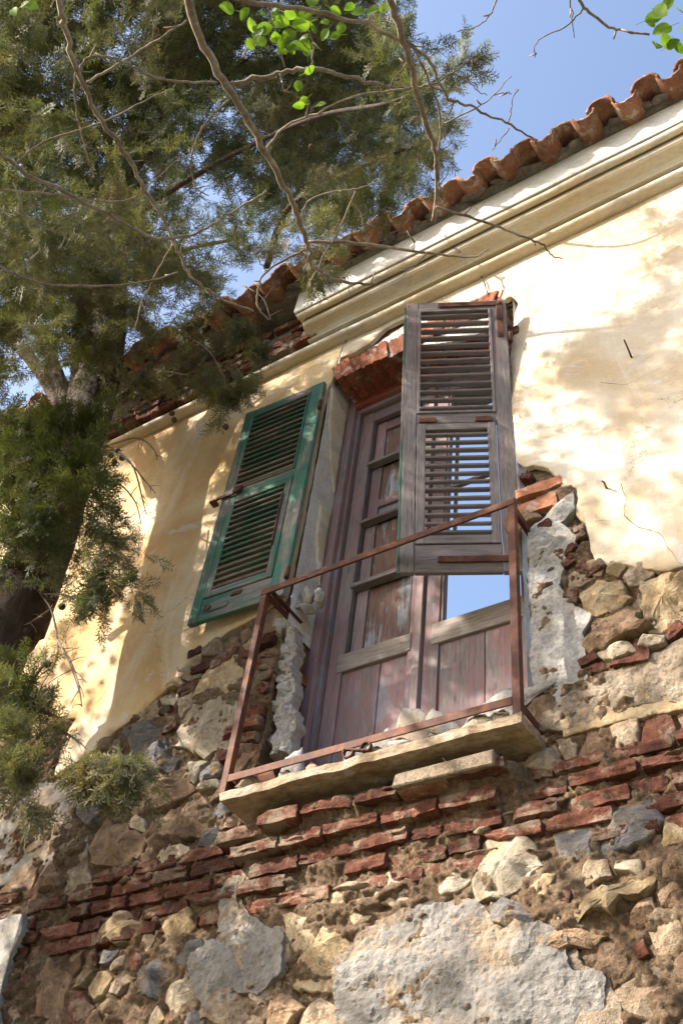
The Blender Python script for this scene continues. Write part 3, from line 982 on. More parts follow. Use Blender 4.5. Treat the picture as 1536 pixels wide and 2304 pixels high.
# brick quoins of the broken left jamb
jamb = hp(link('jamb_core', mesh_np('jamb_core', [(OL - .24, .06, 3.84), (OL - .02, .06, 3.84), (OL - .02, .06, 5.14), (OL - .24, .06, 5.14)], [(0, 1, 2, 3)]), M['mortar']))
for k in range(15):
    z = 3.93 + k * 0.074
    L = random.choice((.24, .2, .22)) if k % 2 else random.choice((.15, .12, .11))
    if k in (4, 9): continue
    brick(OL - 0.04 - L / 2 + random.uniform(-.012, .012), 0.075 + random.uniform(-.02, .02), z, L, 0.19, random.uniform(.046, .062), jamb, (0, random.uniform(-.07, .07), random.uniform(-.12, .12)), BRO if random.random() < .65 else BR)
    if k % 2 == 0 and k < 13:
        brick(OL - 0.02, 0.15, z, 0.07, 0.13, 0.06, jamb, (0, random.uniform(-.1, .1), random.uniform(-.2, .2)), BRA)
for px, py, s in ((430, 1545, .16), (455, 1505, .13), (500, 1490, .15), (520, 1470, .1), (560, 1475, .12), (385, 1640, .09), (375, 1600, .07), (440, 1470, .09)):
    x, z = XZ(px, py)
    brick(x, 0.03, z, s, 0.1, 0.05, jamb, (0, random.uniform(-.15, .05), 0))
# the standing skin of pale mortar along the broken jamb
tag(hp(sheet('plaster', [XZ(a, b, 0.03) for a, b in ((606, 1412), (640, 1398), (672, 1412), (668, 1450), (655, 1490), (668, 1530), (655, 1580), (668, 1620), (655, 1700), (604, 1700), (622, 1640), (608, 1600), (632, 1560), (612, 1520), (632, 1480), (612, 1445))], 0.02, 0.08, 0.010, M['jamb'], None, 0.035, 12, 5, 0.040, 0.010, 14.0, rough=0.02)), 'standing skin of pale mortar along the broken left jamb')
for i, (px, py, w, h) in enumerate(((693, 1345, .10, .12), (718, 1345, .06, .10), (668, 1362, .09, .09), (690, 1372, .06, .06), (625, 1432, .09, .08), (612, 1590, .06, .08), (600, 1670, .08, .07), (640, 1690, .09, .07))):
    p = P(px, py, 0.06)
    o = link('mortar_lump', lump_mesh('mortar_lump', w, 0.09, h, 700 + i, 2, 0.5), M['jamb'])
    o.location = p; o.rotation_euler = (random.uniform(-.3, .3), random.uniform(-.4, .4), random.uniform(-.3, .3))
    o.parent = jamb
# right jamb: two sound bricks sticking out and broken ends below
for px, py, L, h, ry in ((1218, 1112, .235, .062, -.02), (1212, 1152, .215, .085, -.03)):
    p = P(px, py, 0.03)
    brick(p[0], 0.06, p[2], L, 0.17, h, jamb, (0, ry, 0.04), BRP)
for px, py, s in ((1225, 1188, .09), (1304, 1192, .05), (1306, 1210, .06), (1284, 1240, .07), (1278, 1268, .06), (1312, 1280, .06), (1340, 1283, .10), (1296, 1305, .04), (1283, 1340, .06), (1290, 1355, .05), (1325, 1490, .08), (1345, 1510, .07), (1185, 1075, .06), (1420, 1478, .16), (1520, 1420, .08)):
    x, z = XZ(px, py)
    brick(x, 0.015, z, s, 0.07, s * .62, jamb, (random.uniform(-.2, .2), random.uniform(-.5, .5), random.uniform(-.3, .3)))

# ------------------------------------------------------------------ cornice and eaves
CXL = XZ(664, 706, -0.27)[0]      # broken left end of the moulded cornice


def extrude_x(name, prof, xa, xb, mat, label=None, step=0.06, amp=0.004, seed=1, ragged=0.0):
    xs_ = np.arange(xa, xb + step * .5, step)
    m = len(prof)
    pr_ = np.array(prof)
    V = []
    for i, x in enumerate(xs_):
        dy = (fbm(np.full(m, x), pr_[:, 1] * 1.0, 3.0, 3, seed) - .5) * 2 * amp
        dz = (fbm(np.full(m, x) + 9, pr_[:, 0], 2.0, 3, seed + 5) - .5) * 2 * amp
        xr = x + (random.uniform(-1, 1) * ragged if i == 0 else 0)
        for k in range(m):
            V.append((xr + (random.uniform(-1, 1) * ragged if i == 0 else 0), pr_[k, 0] + dy[k], pr_[k, 1] + dz[k]))
    F = []
    for i in range(len(xs_) - 1):
        for k in range(m - 1):
            F.append((i * m + k, i * m + k + 1, (i + 1) * m + k + 1, (i + 1) * m + k))
    F.append(tuple(range(m)))
    F.append(tuple((len(xs_) - 1) * m + k for k in range(m - 1, -1, -1)))
    bm = bmesh.new()
    vv = [bm.verts.new(v) for v in V]
    for f in F: bm.faces.new([vv[i] for i in f])
    o = bm_obj(name, bm, mat)
    bmx = o.data
    hp(o)
    if label: tag(o, label)
    return o


arc = lambda cy, cz, r, a0, a1, n: [(cy + r * math.cos(R(a0 + (a1 - a0) * i / n)), cz + r * math.sin(R(a0 + (a1 - a0) * i / n))) for i in range(n + 1)]
extrude_x('fascia', [(0.05, 8.125), (-0.262, 8.125), (-0.272, 8.11), (-0.272, 7.865), (-0.268, 7.855), (0.05, 7.85)], CXL, X1, M['fascia'], 'white fascia band of the cornice', seed=3, ragged=0.012)
extrude_x('moulding', [(0.05, 7.848)] + [(-0.255, 7.848)] + arc(-0.225, 7.838, 0.030, 180, 290, 6) + [(-0.205, 7.84), (0.05, 7.84)], CXL + 0.01, X1, M['cornice'], 'rounded moulding under the fascia', seed=5, ragged=0.012)
extrude_x('moulding', [(0.05, 7.838), (-0.198, 7.838), (-0.200, 7.770), (-0.186, 7.757)] + arc(-0.185, 7.70, 0.075, 80, 10, 6)[0:0] + [(-0.170, 7.752), (-0.145, 7.742), (-0.122, 7.728), (-0.106, 7.708), (-0.100, 7.695), (0.05, 7.69)], CXL + 0.04, X1, M['cornice'], 'flat band and hollow of the cornice', seed=7, ragged=0.015)
extrude_x('moulding', [(0.05, 7.688), (-0.050, 7.688)] + arc(-0.052, 7.660, 0.030, 120, 270, 8) + [(-0.02, 7.628), (0.05, 7.628)], X0, X1, M['cornice'], 'lowest round bead running the whole facade', seed=9)
# stripped brick core where the cornice has fallen away on the left
core = extrude_x('cornice_core', [(0.05, 8.12), (-0.10, 8.12), (-0.13, 8.0), (-0.09, 7.9), (-0.11, 7.8), (-0.06, 7.72), (-0.04, 7.69), (0.05, 7.69)], X0, CXL + 0.06, M['tilemortar'], 'stripped core of the fallen cornice', amp=0.03, seed=11, ragged=0.03)
for c_ in range(4):
    x = -5.9 + 0.11 * (c_ % 2)
    while x < CXL - 0.1:
        if random.random() < 0.85:
            brick(x + .12, -0.045 - 0.012 * c_, 7.74 + 0.08 * c_, 0.235, 0.15, 0.06, core, (0, random.uniform(-.03, .03), random.uniform(-.05, .05)))
        x += 0.26
# bedding mortar between fascia and tiles
bed = extrude_x('bedding_mortar', [(0.3, 8.22), (-0.25, 8.185), (-0.315, 8.165), (-0.32, 8.145), (-0.295, 8.130), (-0.28, 8.118), (0.3, 8.10)], X0, X1, M['tilemortar'], 'crumbling bedding mortar under the tiles', step=0.02, amp=0.020, seed=13)
for i in range(40):
    x = random.uniform(-4, .2)
    o = link('mortar_flake', lump_mesh('mortar_flake', random.uniform(.06, .15), .05, .022, 1200 + i), M['tilemortar'])
    o.location = (x, -0.33, random.uniform(8.12, 8.15)); o.rotation_euler = (random.uniform(-.4, .4), random.uniform(-.4, .4), 0)
    o.parent = bed


def tile_mesh(name, up, seed):
    r2 = random.Random(seed)
    bm = bmesh.new()
    n, L, t = 11, 0.50, 0.016
    rings = []
    for j in range(4):
        u = j / 3
        r0 = 0.083 + (0.012 * (1 - u) if up else 0.012 * u)
        ring = []
        for rr in (r0, r0 - t):
            row = []
            for i in range(n + 1):
                a = R(8 + 164 * i / n)
                jy = (r2.uniform(-1, 1) * 0.006 if j == 0 else 0)
                zz = math.sin(a) * rr * 0.95 - 0.045
                row.append(bm.verts.new((math.cos(a) * rr, u * L + jy, zz if up else -zz)))
            ring.append(row)
        rings.append(ring)
    for j in range(3):
        for i in range(n):
            bm.faces.new((rings[j][0][i], rings[j][0][i + 1], rings[j + 1][0][i + 1], rings[j + 1][0][i]))
            bm.faces.new((rings[j][1][i + 1], rings[j][1][i], rings[j + 1][1][i], rings[j + 1][1][i + 1]))
        for i in (0, n):
            bm.faces.new((rings[j][0][i], rings[j + 1][0][i], rings[j + 1][1][i], rings[j][1][i]))
    for j in (0, 3):
        for i in range(n):
            bm.faces.new((rings[j][0][i], rings[j][0][i + 1], rings[j][1][i + 1], rings[j][1][i]))
    bmesh.ops.recalc_face_normals(bm, faces=bm.faces[:])
    me = bpy.data.meshes.new(name)
    bm.to_mesh(me); bm.free()
    me.polygons.foreach_set('use_smooth', np.ones(len(me.polygons), bool))
    me.materials.append(M['tile'])
    return me


roof = hp(link('roof_edge', mesh_np('roof_edge', [(X0, -.25, 8.2), (X1, -.25, 8.2), (X1, .3, 8.36), (X0, .3, 8.36), (X0, .3, 8.2), (X1, .3, 8.2)], [(0, 1, 2, 3), (3, 2, 5, 4)]), M['tilemortar']))
tag(roof, 'remaining strip of clay tile eaves')
TU = [tile_mesh('cover_tile', True, i) for i in range(4)]
TD = [tile_mesh('pan_tile', False, 20 + i) for i in range(4)]
sp = 0.272
x = -6.2
k = 0
while x < 0.6:
    for up, off in ((True, 0.0), (False, sp / 2)):
        o = bpy.data.objects.new('roof_tile', random.choice(TU if up else TD))
        COL.objects.link(o)
        o.location = (x + off + random.uniform(-.012, .012), -0.472 + random.uniform(-.02, .02), (8.160 if up else 8.118) + random.uniform(-.006, .006) + 0.012 * math.sin(x * 2.1))
        o.rotation_euler = (R(13 + random.uniform(-2, 2)), R(random.uniform(-4, 4)), R(random.uniform(-3, 3)))
        o.parent = roof
    x += sp + random.uniform(-.008, .008)

# long structural crack through cornice and plaster, drawn as open dark joints a hair proud of each face
def crack(pts, y, w0, w1, name='crack'):
    path = [np.array(P(px, py, y)) for px, py in pts]
    path = smooth_path(path, 4)
    path = [p + np.array([random.uniform(-1, 1), 0, random.uniform(-1, 1)]) * 0.005 for p in path]
    n = len(path)
    V, F = [], []
    for i, p in enumerate(path):
        d = path[min(i + 1, n - 1)] - path[max(i - 1, 0)]
        nn = np.array([-d[2], 0, d[0]]); nn /= np.linalg.norm(nn) + 1e-9
        w = (w0 + (w1 - w0) * i / (n - 1)) * random.uniform(.5, 1.3) * .5
        V += [p + nn * w, p - nn * w]
    for i in range(n - 1):
        F.append((2 * i, 2 * i + 1, 2 * i + 3, 2 * i + 2))
    hp(link(name, mesh_np(name, V, F), M['crack']))


crack([(1040, 598), (1062, 600), (1085, 625), (1094, 650), (1098, 668)], -0.0195, 0.012, 0.006)
crack([(998, 515), (1003, 535), (1010, 547)], -0.2745, 0.007, 0.004)
crack([(1018, 556), (1036, 570), (1042, 590)], -0.21, 0.02, 0.016)
crack([(770, 745), (778, 765), (768, 790), (766, 806)], -0.0195, 0.008, 0.005)
crack([(780, 620), (785, 650), (790, 672)], -0.2745, 0.006, 0.004)
crack([(1395, 1090), (1408, 1120), (1405, 1160), (1440, 1185), (1480, 1200), (1505, 1235), (1530, 1270)], -0.0195, 0.004, 0.002)
crack([(1405, 1160), (1370, 1170), (1335, 1172)], -0.0195, 0.003, 0.002)
crack([(270, 1485), (265, 1510), (235, 1560), (205, 1600)], -0.0195, 0.003, 0.002)
crack([(1350, 860), (1400, 866), (1440, 850), (1490, 825)], -0.0195, 0.003, 0.0015)

# nail and hook left in the wall
def hook(px, py, L):
    p = P(px, py, -0.02)
    o = tube('nail', [p + (0, 0.05, 0), p, p + (0.004, -L, -0.004), p + (-0.004, -L - .01, .06 if L > .05 else .0)], [0.006, 0.004], M['rust'], None, 6)
    hp(o)


hook(1418, 800, 0.055)
hook(1362, 1095, 0.03)

# ------------------------------------------------------------------ doorway joinery
DY = 0.30
fr = hp(bm_obj('door_frame', box_data(OL + 0.005, OL + 0.060, 0.21, 0.36, 3.9, 7.33, 0.004), M['doorZ']))
box('frame_side', OL - 0.06, OL + 0.004, 0.216, 0.36, 3.9, 5.2, M['redZ'], fr, 0.004)
box('head', OL + 0.06, OR_ - 0.06, 0.21, 0.36, 7.13, 7.31, M['redX'], fr, 0.004)
box('jamb_post', OR_ - 0.060, OR_ - 0.005, 0.21, 0.36, 3.9, 7.31, M['doorZ'], fr, 0.004)
box('stop_bead', OL + 0.06, OL + 0.085, 0.245, 0.36, 3.9, 7.13, M['doorZ'], fr, 0.003)
box('stop_bead', OL + 0.085, OR_ - 0.085, 0.245, 0.36, 7.09, 7.13, M['doorX'], fr, 0.003)
box('threshold', OL, OR_, 0.02, 0.5, 3.72, 3.90, M['slab'], fr, 0.006)
for c in fr.children:
    c.matrix_parent_inverse = Matrix.Identity(4)

LX0, LXM, RX1 = OL + 0.088, -2.032, OR_ - 0.064
leafL = hp(bm_obj('door_leaf', box_data(LX0, LX0 + 0.085, 0.28, 0.322, 3.93, 7.085, 0.003), M['doorZ']))
tag(leafL, 'left door leaf with flaking grey panels behind glazing bars')


def part(name, parent, *a, mat, bev=0.003, jit=0.0):
    return box(name, *a, mat, parent, bev, jit)


a0, a1 = LX0 + 0.086, LXM - 0.086
part('stile', leafL, LXM - 0.085, LXM - 0.001, 0.28, 0.322, 3.93, 7.085, mat=M['doorZ'])
part('top_rail', leafL, a0, a1, 0.282, 0.32, 6.99, 7.084, mat=M['doorX'])
part('lock_rail', leafL, a0 - 0.03, a1 + 0.02, 0.274, 0.318, 4.885, 5.00, mat=M['oakX'])
part('bottom_panel', leafL, a0 - .002, (a0 + a1) / 2 + .03, 0.296, 0.312, 3.94, 4.884, mat=M['doorZ'])
part('bottom_panel', leafL, (a0 + a1) / 2 + .034, a1 + .002, 0.298, 0.312, 3.94, 4.884, mat=M['doorZ'])
for z, h, d in ((5.465, .032, .262), (5.985, .026, .268), (6.52, .026, .268)):
    part('glazing_bar', leafL, a0 - .004, a1 + .004, d, 0.318, z, z + h, mat=M['bareX'])
for xx in (a0 - 0.003, a1 - 0.009):
    part('bead', leafL, xx, xx + 0.012, 0.276, 0.318, 5.0, 6.99, mat=M['bareZ'])
for z0, z1, xr in ((5.01, 5.46, 0), (5.50, 5.98, .0), (6.015, 6.515, .05), (6.55, 6.98, .05)):
    part('inner_stile', leafL, a0 + .012, a0 + 0.085, 0.318, 0.34, z0, z1, mat=M['doorZ'])
    part('flaking_panel', leafL, a0 + .087, a1 + .02, 0.330, 0.342, z0 - .03, z1 + .03, mat=M['panelZ'])
part('back_board', leafL, a0 - .03, a1 + .03, 0.345, 0.355, 4.9, 7.05, mat=M['doorZ'])
part('inner_rail', leafL, a0 + .087, a1 - .012, 0.312, 0.335, 6.13, 6.20, mat=M['doorX'])
part('inner_rail', leafL, a0 + .087, a1 - .012, 0.312, 0.335, 6.88, 6.96, mat=M['doorX'])
part('astragal', leafL, LXM - 0.045, LXM - 0.004, 0.262, 0.281, 3.93, 7.08, mat=M['pinkZ'])

b0 = LXM + 0.004
leafR = hp(bm_obj('door_leaf', box_data(b0, b0 + 0.085, 0.282, 0.322, 3.93, 7.085, 0.003), M['doorZ']))
tag(leafR, 'right door leaf with its pane gone and sky showing through')
c0, c1 = b0 + 0.086, RX1 - 0.077
part('stile', leafR, RX1 - 0.075, RX1, 0.282, 0.322, 3.93, 7.085, mat=M['doorZ'])
part('top_rail', leafR, c0, c1, 0.284, 0.32, 6.96, 7.084, mat=M['doorX'])
part('lock_rail', leafR, c0 - 0.04, c1 + .03, 0.276, 0.318, 4.88, 5.015, mat=M['oakX'])
part('bottom_panel', leafR, c0 - .002, -1.70, 0.296, 0.312, 3.94, 4.879, mat=M['doorZ'])
part('bottom_panel', leafR, -1.697, c1 + .002, 0.297, 0.312, 3.94, 4.879, mat=M['doorZ'])
part('glazing_bar', leafR, c0 - .004, c0 + 0.30, 0.288, 0.316, 6.02, 6.045, mat=M['bareX'])
part('bead', leafR, c0 - .003, c0 + .014, 0.290, 0.33, 5.015, 6.96, mat=M['doorZ'])
part('inner_stile', leafR, c0 + .014, c0 + .03, 0.36, 0.385, 5.6, 6.9, mat=M['bareZ'])
hp(box('inner_lintel', OL - 0.1, OR_ + 0.1, 0.40, 0.60, 7.12, 7.325, M['bareX'], None, 0.008))
tag(bpy.data.objects['inner_lintel'], 'weathered timber lintel inside the doorway')
for lf in (leafL, leafR):
    for c in lf.children:
        c.matrix_parent_inverse = Matrix.Identity(4)

# ------------------------------------------------------------------ balcony slab and lath
SB = 3.94
bm = bmesh.new()
nx_, ny_ = 44, 10
sx0, sx1, sy0, sy1 = -2.705, -1.290, -0.212, 0.06
rows = []
for j in range(ny_ + 1):
    row = []
    for i in range(nx_ + 1):
        u, v = i / nx_, j / ny_
        x = sx0 + (sx1 - sx0) * u; y = sy0 + (sy1 - sy0) * v
        if j == 0: y += (float(fbm(x, 3.0, 9, 5, 3, .7)) - .5) * .034
        if i == nx_: x += (float(fbm(y, 5.0, 12, 3, 4)) - .5) * .02
        row.append((x, y))
    rows.append(row)
top = [[bm.verts.new((x, y, SB + (float(fbm(x, y, 14, 3, 8)) - .5) * .006)) for x, y in r] for r in rows]
bot = [[bm.verts.new((x + (0.006 if i == 0 else -0.006 if i == nx_ else 0), y + (0.008 if j == 0 else 0), SB - 0.036 + (float(fbm(x, y, 10, 3, 18)) - .5) * .014)) for i, (x, y) in enumerate(r)] for j, r in enumerate(rows)]
for j in range(ny_):
    for i in range(nx_):
        bm.faces.new((top[j][i], top[j][i + 1], top[j + 1][i + 1], top[j + 1][i]))
        bm.faces.new((bot[j][i + 1], bot[j][i], bot[j + 1][i], bot[j + 1][i + 1]))
for i in range(nx_):
    bm.faces.new((top[0][i], bot[0][i], bot[0][i + 1], top[0][i + 1]))
for j in range(ny_):
    bm.faces.new((top[j][0], top[j + 1][0], bot[j + 1][0], bot[j][0]))
    bm.faces.new((top[j][nx_], bot[j][nx_], bot[j + 1][nx_], top[j + 1][nx_]))
sl = hp(bm_obj('balcony_slab', bm, M['slab']))
tag(sl, 'thin stained stone slab of the balcony')
p0, p1 = P(885, 1757, -0.155), P(1112, 1697, -0.155)
hp(box('lath', p0[0], p1[0], -0.160, -0.05, p0[2] - .03, p0[2] + .028, M['tan'], None, 0.006, 0.006))
tag(bpy.data.objects['lath'], 'pale strip of stone set under the slab')
wp = [P(975, 1690, -.09), P(985, 1686, -.1), P(1000, 1712, -.12), P(1018, 1726, -.11), P(1030, 1724, -.10)]
tag(tube('loose_wire', wp, [0.0022, 0.0014], M['white'], None, 5), 'thin pale wire dangling under the balcony slab', 'wire')

# ------------------------------------------------------------------ louvred shutters
def shutter(root, W, H, flap_z, wl, wr, mats, n_up, n_low, slat_tilt, slat_t):
    """local frame: hinge edge at x = 0, free edge at x = -W, front face at y = 0"""
    T = 0.034
    mz, mx, sx_ = mats
    tr, mr, brl = 0.075, 0.07, 0.15
    box('stile', -W, -W + wl, 0, T, 0, H, mz, root, 0.003)
    box('stile', -wr, 0, 0, T, 0, H, mz, root, 0.003)
    box('top_rail', -W + wl, -wr, 0.002, T - .002, H - tr, H - .001, mx, root, 0.003)
    box('middle_rail', -W + wl, -wr, 0.002, T - .002, flap_z, flap_z + mr, mx, root, 0.003)
    # beading round the upper louvres
    ux0, ux1 = -W + wl, -wr
    b = 0.018
    for nm, q in (('bead', (ux0, ux0 + b, -.006, T, flap_z + mr, H - tr)), ('bead', (ux1 - b, ux1, -.006, T, flap_z + mr, H - tr))):
        box(nm, *q, mz, root, 0.003)
    for nm, q in (('bead', (ux0 + b, ux1 - b, -.006, T, H - tr - b, H - tr - .001)), ('bead', (ux0 + b, ux1 - b, -.006, T, flap_z + mr + .001, flap_z + mr + b))):
        box(nm, *q, mx, root, 0.003)
    # lower flap in its own frame
    fy = -0.004
    fl0, fl1, fw = ux0 + 0.004, ux1 - 0.004, 0.046
    flap = bm_obj('flap', box_data(fl0, fl0 + fw, fy, T, 0.02 + brl, flap_z - .004, .003), mz, root)
    box('stile', fl1 - fw, fl1, fy, T, 0.02 + brl, flap_z - .004, mz, flap, 0.003)
    box('rail', fl0 + fw, fl1 - fw, fy + .001, T - .002, flap_z - .052, flap_z - .005, mx, flap, 0.003)
    box('rail', fl0 + fw, fl1 - fw, fy + .001, T - .002, 0.021 + brl, 0.021 + brl + .05, mx, flap, 0.003)
    box('bottom_rail', ux0 + .002, ux1 - .002, 0.003, T - .003, 0.0, brl + .016, mx, root, 0.003)

    def slats(par, x0, x1, z0, z1, n):
        pitch = (z1 - z0) / n
        # a slanted board running across the opening
        c, s = math.cos(slat_tilt), math.sin(slat_tilt)
        for i in range(n):
            bmq = bmesh.new()
            bmesh.ops.create_cube(bmq, size=1.0)
            for v in bmq.verts:
                v.co = Vector((v.co.x * (x1 - x0 - .001), v.co.y * 0.050, v.co.z * slat_t))
            bmesh.ops.bevel(bmq, geom=bmq.edges[:], offset=0.0025, segments=1, affect='EDGES')
            bmesh.ops.rotate(bmq, verts=bmq.verts[:], cent=(0, 0, 0), matrix=Matrix.Rotation(slat_tilt + random.uniform(-.05, .05), 3, 'X'))
            bmesh.ops.rotate(bmq, verts=bmq.verts[:], cent=(0, 0, 0), matrix=Matrix.Rotation(random.uniform(-.006, .006), 3, 'Y'))
            bmesh.ops.translate(bmq, verts=bmq.verts[:], vec=((x0 + x1) / 2, T / 2 - .002, z0 + pitch * (i + .5)))
            bm_obj('slat', bmq, sx_, par)
    slats(root, ux0 + b, ux1 - b, flap_z + mr + b, H - tr - b, n_up)
    slats(flap, fl0 + fw, fl1 - fw, 0.021 + brl + .05, flap_z - .052, n_low)
    return flap, T


# green shutter, folded back against the wall on the left
gr = empty('green_shutter', 'peeling green louvred shutter folded back flat against the yellow wall', 'shutter', (-2.687, -0.072, 5.212))
gflap, T = shutter(gr, 0.628, 1.935, 1.015, 0.066, 0.096, (M['greenZ'], M['greenX'], M['slatgreenX']), 14, 15, R(33), 0.011)
gr.rotation_euler = (R(-0.4), R(-0.3), R(2.2))
box('latch_bar', -.66, -.50, -.020, -.008, 1.03, 1.055, M['rust'], gr, .002)
box('latch_hook', -.70, -.655, -.03, .02, 1.01, 1.03, M['rust'], gr, .002, .003)
box('latch_plate', -.53, -.47, -.026, -.004, 1.035, 1.085, M['rust'], gr, .004, .004)
pl_ = box('bolt_plate', -.50, -.37, -.006, .002, .05, .083, M['greenX'], gr, .003)
ringp = [np.array([-.50 + .022 * math.cos(t), -.012, .072 + .018 * math.sin(t)]) for t in np.linspace(0, 2 * math.pi, 17)]
tube('ring', ringp, [.0045, .0045], M['rust'], pl_, 6, sub=1)
box('iron_scrap', -.36, -.29, -.005, .002, .115, .14, M['rust'], gr, .002, .005)
box('hook_bar', -.145, -.135, -.018, -.004, .42, .86, M['rust'], gflap, .002)
for z in (.11, 1.62):
    tube('hinge', [(.005, -.005, z), (.005, -.005, z + .085)], [.014, .014], M['rust'], gr, 8)

# grey weathered shutter, hanging by its top hinge and leaning into the doorway
br = empty('grey_shutter', 'bare grey louvred shutter hanging askew across the right side of the doorway', 'shutter')
BW, BH = 0.585, 1.985
bflap, T = shutter(br, BW, BH, 0.985, 0.070, 0.088, (M['bareZ'], M['bareX'], M['bareX']), 13, 13, R(23), 0.013)
box('edge_strip', -BW - .014, -BW - .001, .004, T + .012, 0.0, BH - .03, M['greenZ'], br, .002)
box('strap', -.40, -.02, -.008, -.001, BH - .055, BH - .018, M['rust'], br, .002)
box('strap', -.058, -.02, -.0085, -.0015, BH - .33, BH - .056, M['rust'], br, .002)
box('strap', -.40, -.02, -.008, .002, .055, .092, M['rust'], br, .002)
box('flap_hinge', -.50, -.41, -.010, .001, .985, 1.02, M['rust'], br, .002)
box('flap_hinge', -.20, -.11, -.010, .001, .985, 1.02, M['rust'], br, .002)
tube('hinge', [(.015, .01, BH - .36), (.015, .01, BH - .29)], [.016, .016], M['rust'], br, 8)
for zz in (BH - .04, BH - .18, BH - .31):
    tube('rivet', [(-.04, -.013, zz), (-.04, -.006, zz)], [.009, .011], M['rust'], br, 8, sub=1)
# pose solved from the four corners seen in the photograph
for_pose = {'c': [(912, 687), (1138, 669), (899, 1283), (1175, 1290)]}
obj_pts = [np.array(o) for o in ((-BW, 0, BH), (0, 0, BH), (-BW, 0, 0), (0, 0, 0))]


def rotm(w):
    t = np.linalg.norm(w) + 1e-12; k = w / t
    K = np.array([[0, -k[2], k[1]], [k[2], 0, -k[0]], [-k[1], k[0], 0]])
    return np.eye(3) + math.sin(t) * K + (1 - math.cos(t)) * K @ K


def res(v):
    Rm = rotm(v[3:]); q = np.array([v[:3] + Rm @ o for o in obj_pts])
    a, b, _ = project(q)
    return np.concatenate([a - [p[0] for p in for_pose['c']], b - [p[1] for p in for_pose['c']]])


v = np.array([-1.43, .17, 5.05, .145, .003, .47]); lam = .01; r_ = res(v)
for it in range(120):
    J = np.array([(res(v + e) - r_) / 1e-6 for e in np.eye(6) * 1e-6]).T
    dv = np.linalg.solve(J.T @ J + lam * np.diag(np.diag(J.T @ J)), -J.T @ r_)
    rn = res(v + dv)
    if rn @ rn < r_ @ r_: v, r_, lam = v + dv, rn, lam * .5
    else: lam *= 3
Rm = rotm(v[3:])
br.matrix_world = Matrix(((*Rm[0], v[0]), (*Rm[1], v[1]), (*Rm[2], v[2]), (0, 0, 0, 1)))
print('grey shutter pose', np.round(v, 3), 'residual', np.round(r_, 1))

# hinge pin that still carries it
hp(box('hinge_pin', OR_ - .03, OR_ + .035, -.03, .03, 6.79, 6.85, M['rust'], None, .006, .004))

# ------------------------------------------------------------------ iron railing
RY = -0.190
rail = empty('balcony_railing', 'bare rusty iron railing frame standing on the balcony slab', 'railing', (-1.95, RY, SB))
xl, xr_ = P(600, 1330, RY)[0], P(1152, 1130, RY)[0]
zt = P(600, 1330, RY)[2]
RO = np.array([-1.95, RY, SB])


def rbox(name, x0, x1, y0, y1, z0, z1, par=rail, bev=.002):
    return box(name, x0 - RO[0], x1 - RO[0], y0 - RO[1], y1 - RO[1], z0 - RO[2], z1 - RO[2], M['rust'], par, bev)


ps = 0.0175
for xx in (xl, xr_):
    rbox('post', xx - ps, xx + ps, RY - ps, RY + ps, SB + .003, zt - .001)
rbox('top_rail', xl - ps, xr_ + ps, RY - .022, RY - .014, zt - .040, zt)
rbox('top_flange', xl - ps, xr_ + ps, RY - .0135, RY + .024, zt + .0005, zt + .007)
rbox('bottom_rail', xl + ps, xr_ - ps, RY - .018, RY - .010, SB + .050, SB + .088)
rbox('bottom_flange', xl + ps, xr_ - ps, RY - .0095, RY + .022, SB + .0885, SB + .095)
for xx, ye in ((xl, 0.10), (xr_, 0.05)):
    rbox('side_rail', xx - .004, xx + .004, RY + ps, ye, zt - .040, zt - .0005)
    rbox('side_flange', xx + .0045 if xx < -2 else xx - .034, xx + .034 if xx < -2 else xx - .0045, RY + .026, ye, zt + .0005, zt + .0065)
    rbox('side_rail', xx - .004, xx + .004, RY + ps, 0.03, SB + .050, SB + .088)
# scroll of wrought iron left on the slab
sc = []
c_ = P(800, 1690, -0.206)
for t in np.linspace(0, 1, 26):
    if t < .5:
        a = R(-60 + 330 * (1 - t / .5)); r = .016 + .014 * (t / .5)
        sc.append(np.array([c_[0] + .045 + r * math.cos(a), -0.206, SB + .034 + r * math.sin(a)]))
    else:
        a = R(120 + 280 * ((t - .5) / .5)); r = .030 - .012 * ((t - .5) / .5)
        sc.append(np.array([c_[0] - .03 + r * math.cos(a), -0.206, SB + .030 + r * math.sin(a)]))
V, F = tube_arrays(sc, [.006, .006], 5)
V = [(p[0], -0.206 + (p[1] + .206) * 2.0, p[2]) for p in V]
so = link('iron_scroll', mesh_np('iron_scroll', V, F, True), M['rust'])
tag(so, 'small rusty wrought iron scroll lying on the balcony slab', 'iron scroll')

# ------------------------------------------------------------------ rubble lying on the slab
def debris(name, px, py, y, sx_, sy_, sz_, mat, seed, label, cat, rot=(0, 0, 0), group=None):
    p = P(px, py, y)
    hgt = max(p[2] - SB, sz_)                       # py is the top of the piece as seen
    o = link(name, lump_mesh(name, sx_, sy_, hgt * 1.15, seed, 3, .4), M[mat])
    o.location = (p[0], y, SB + hgt * .46)
    o.rotation_euler = rot
    tag(o, label, cat, group)
    return o


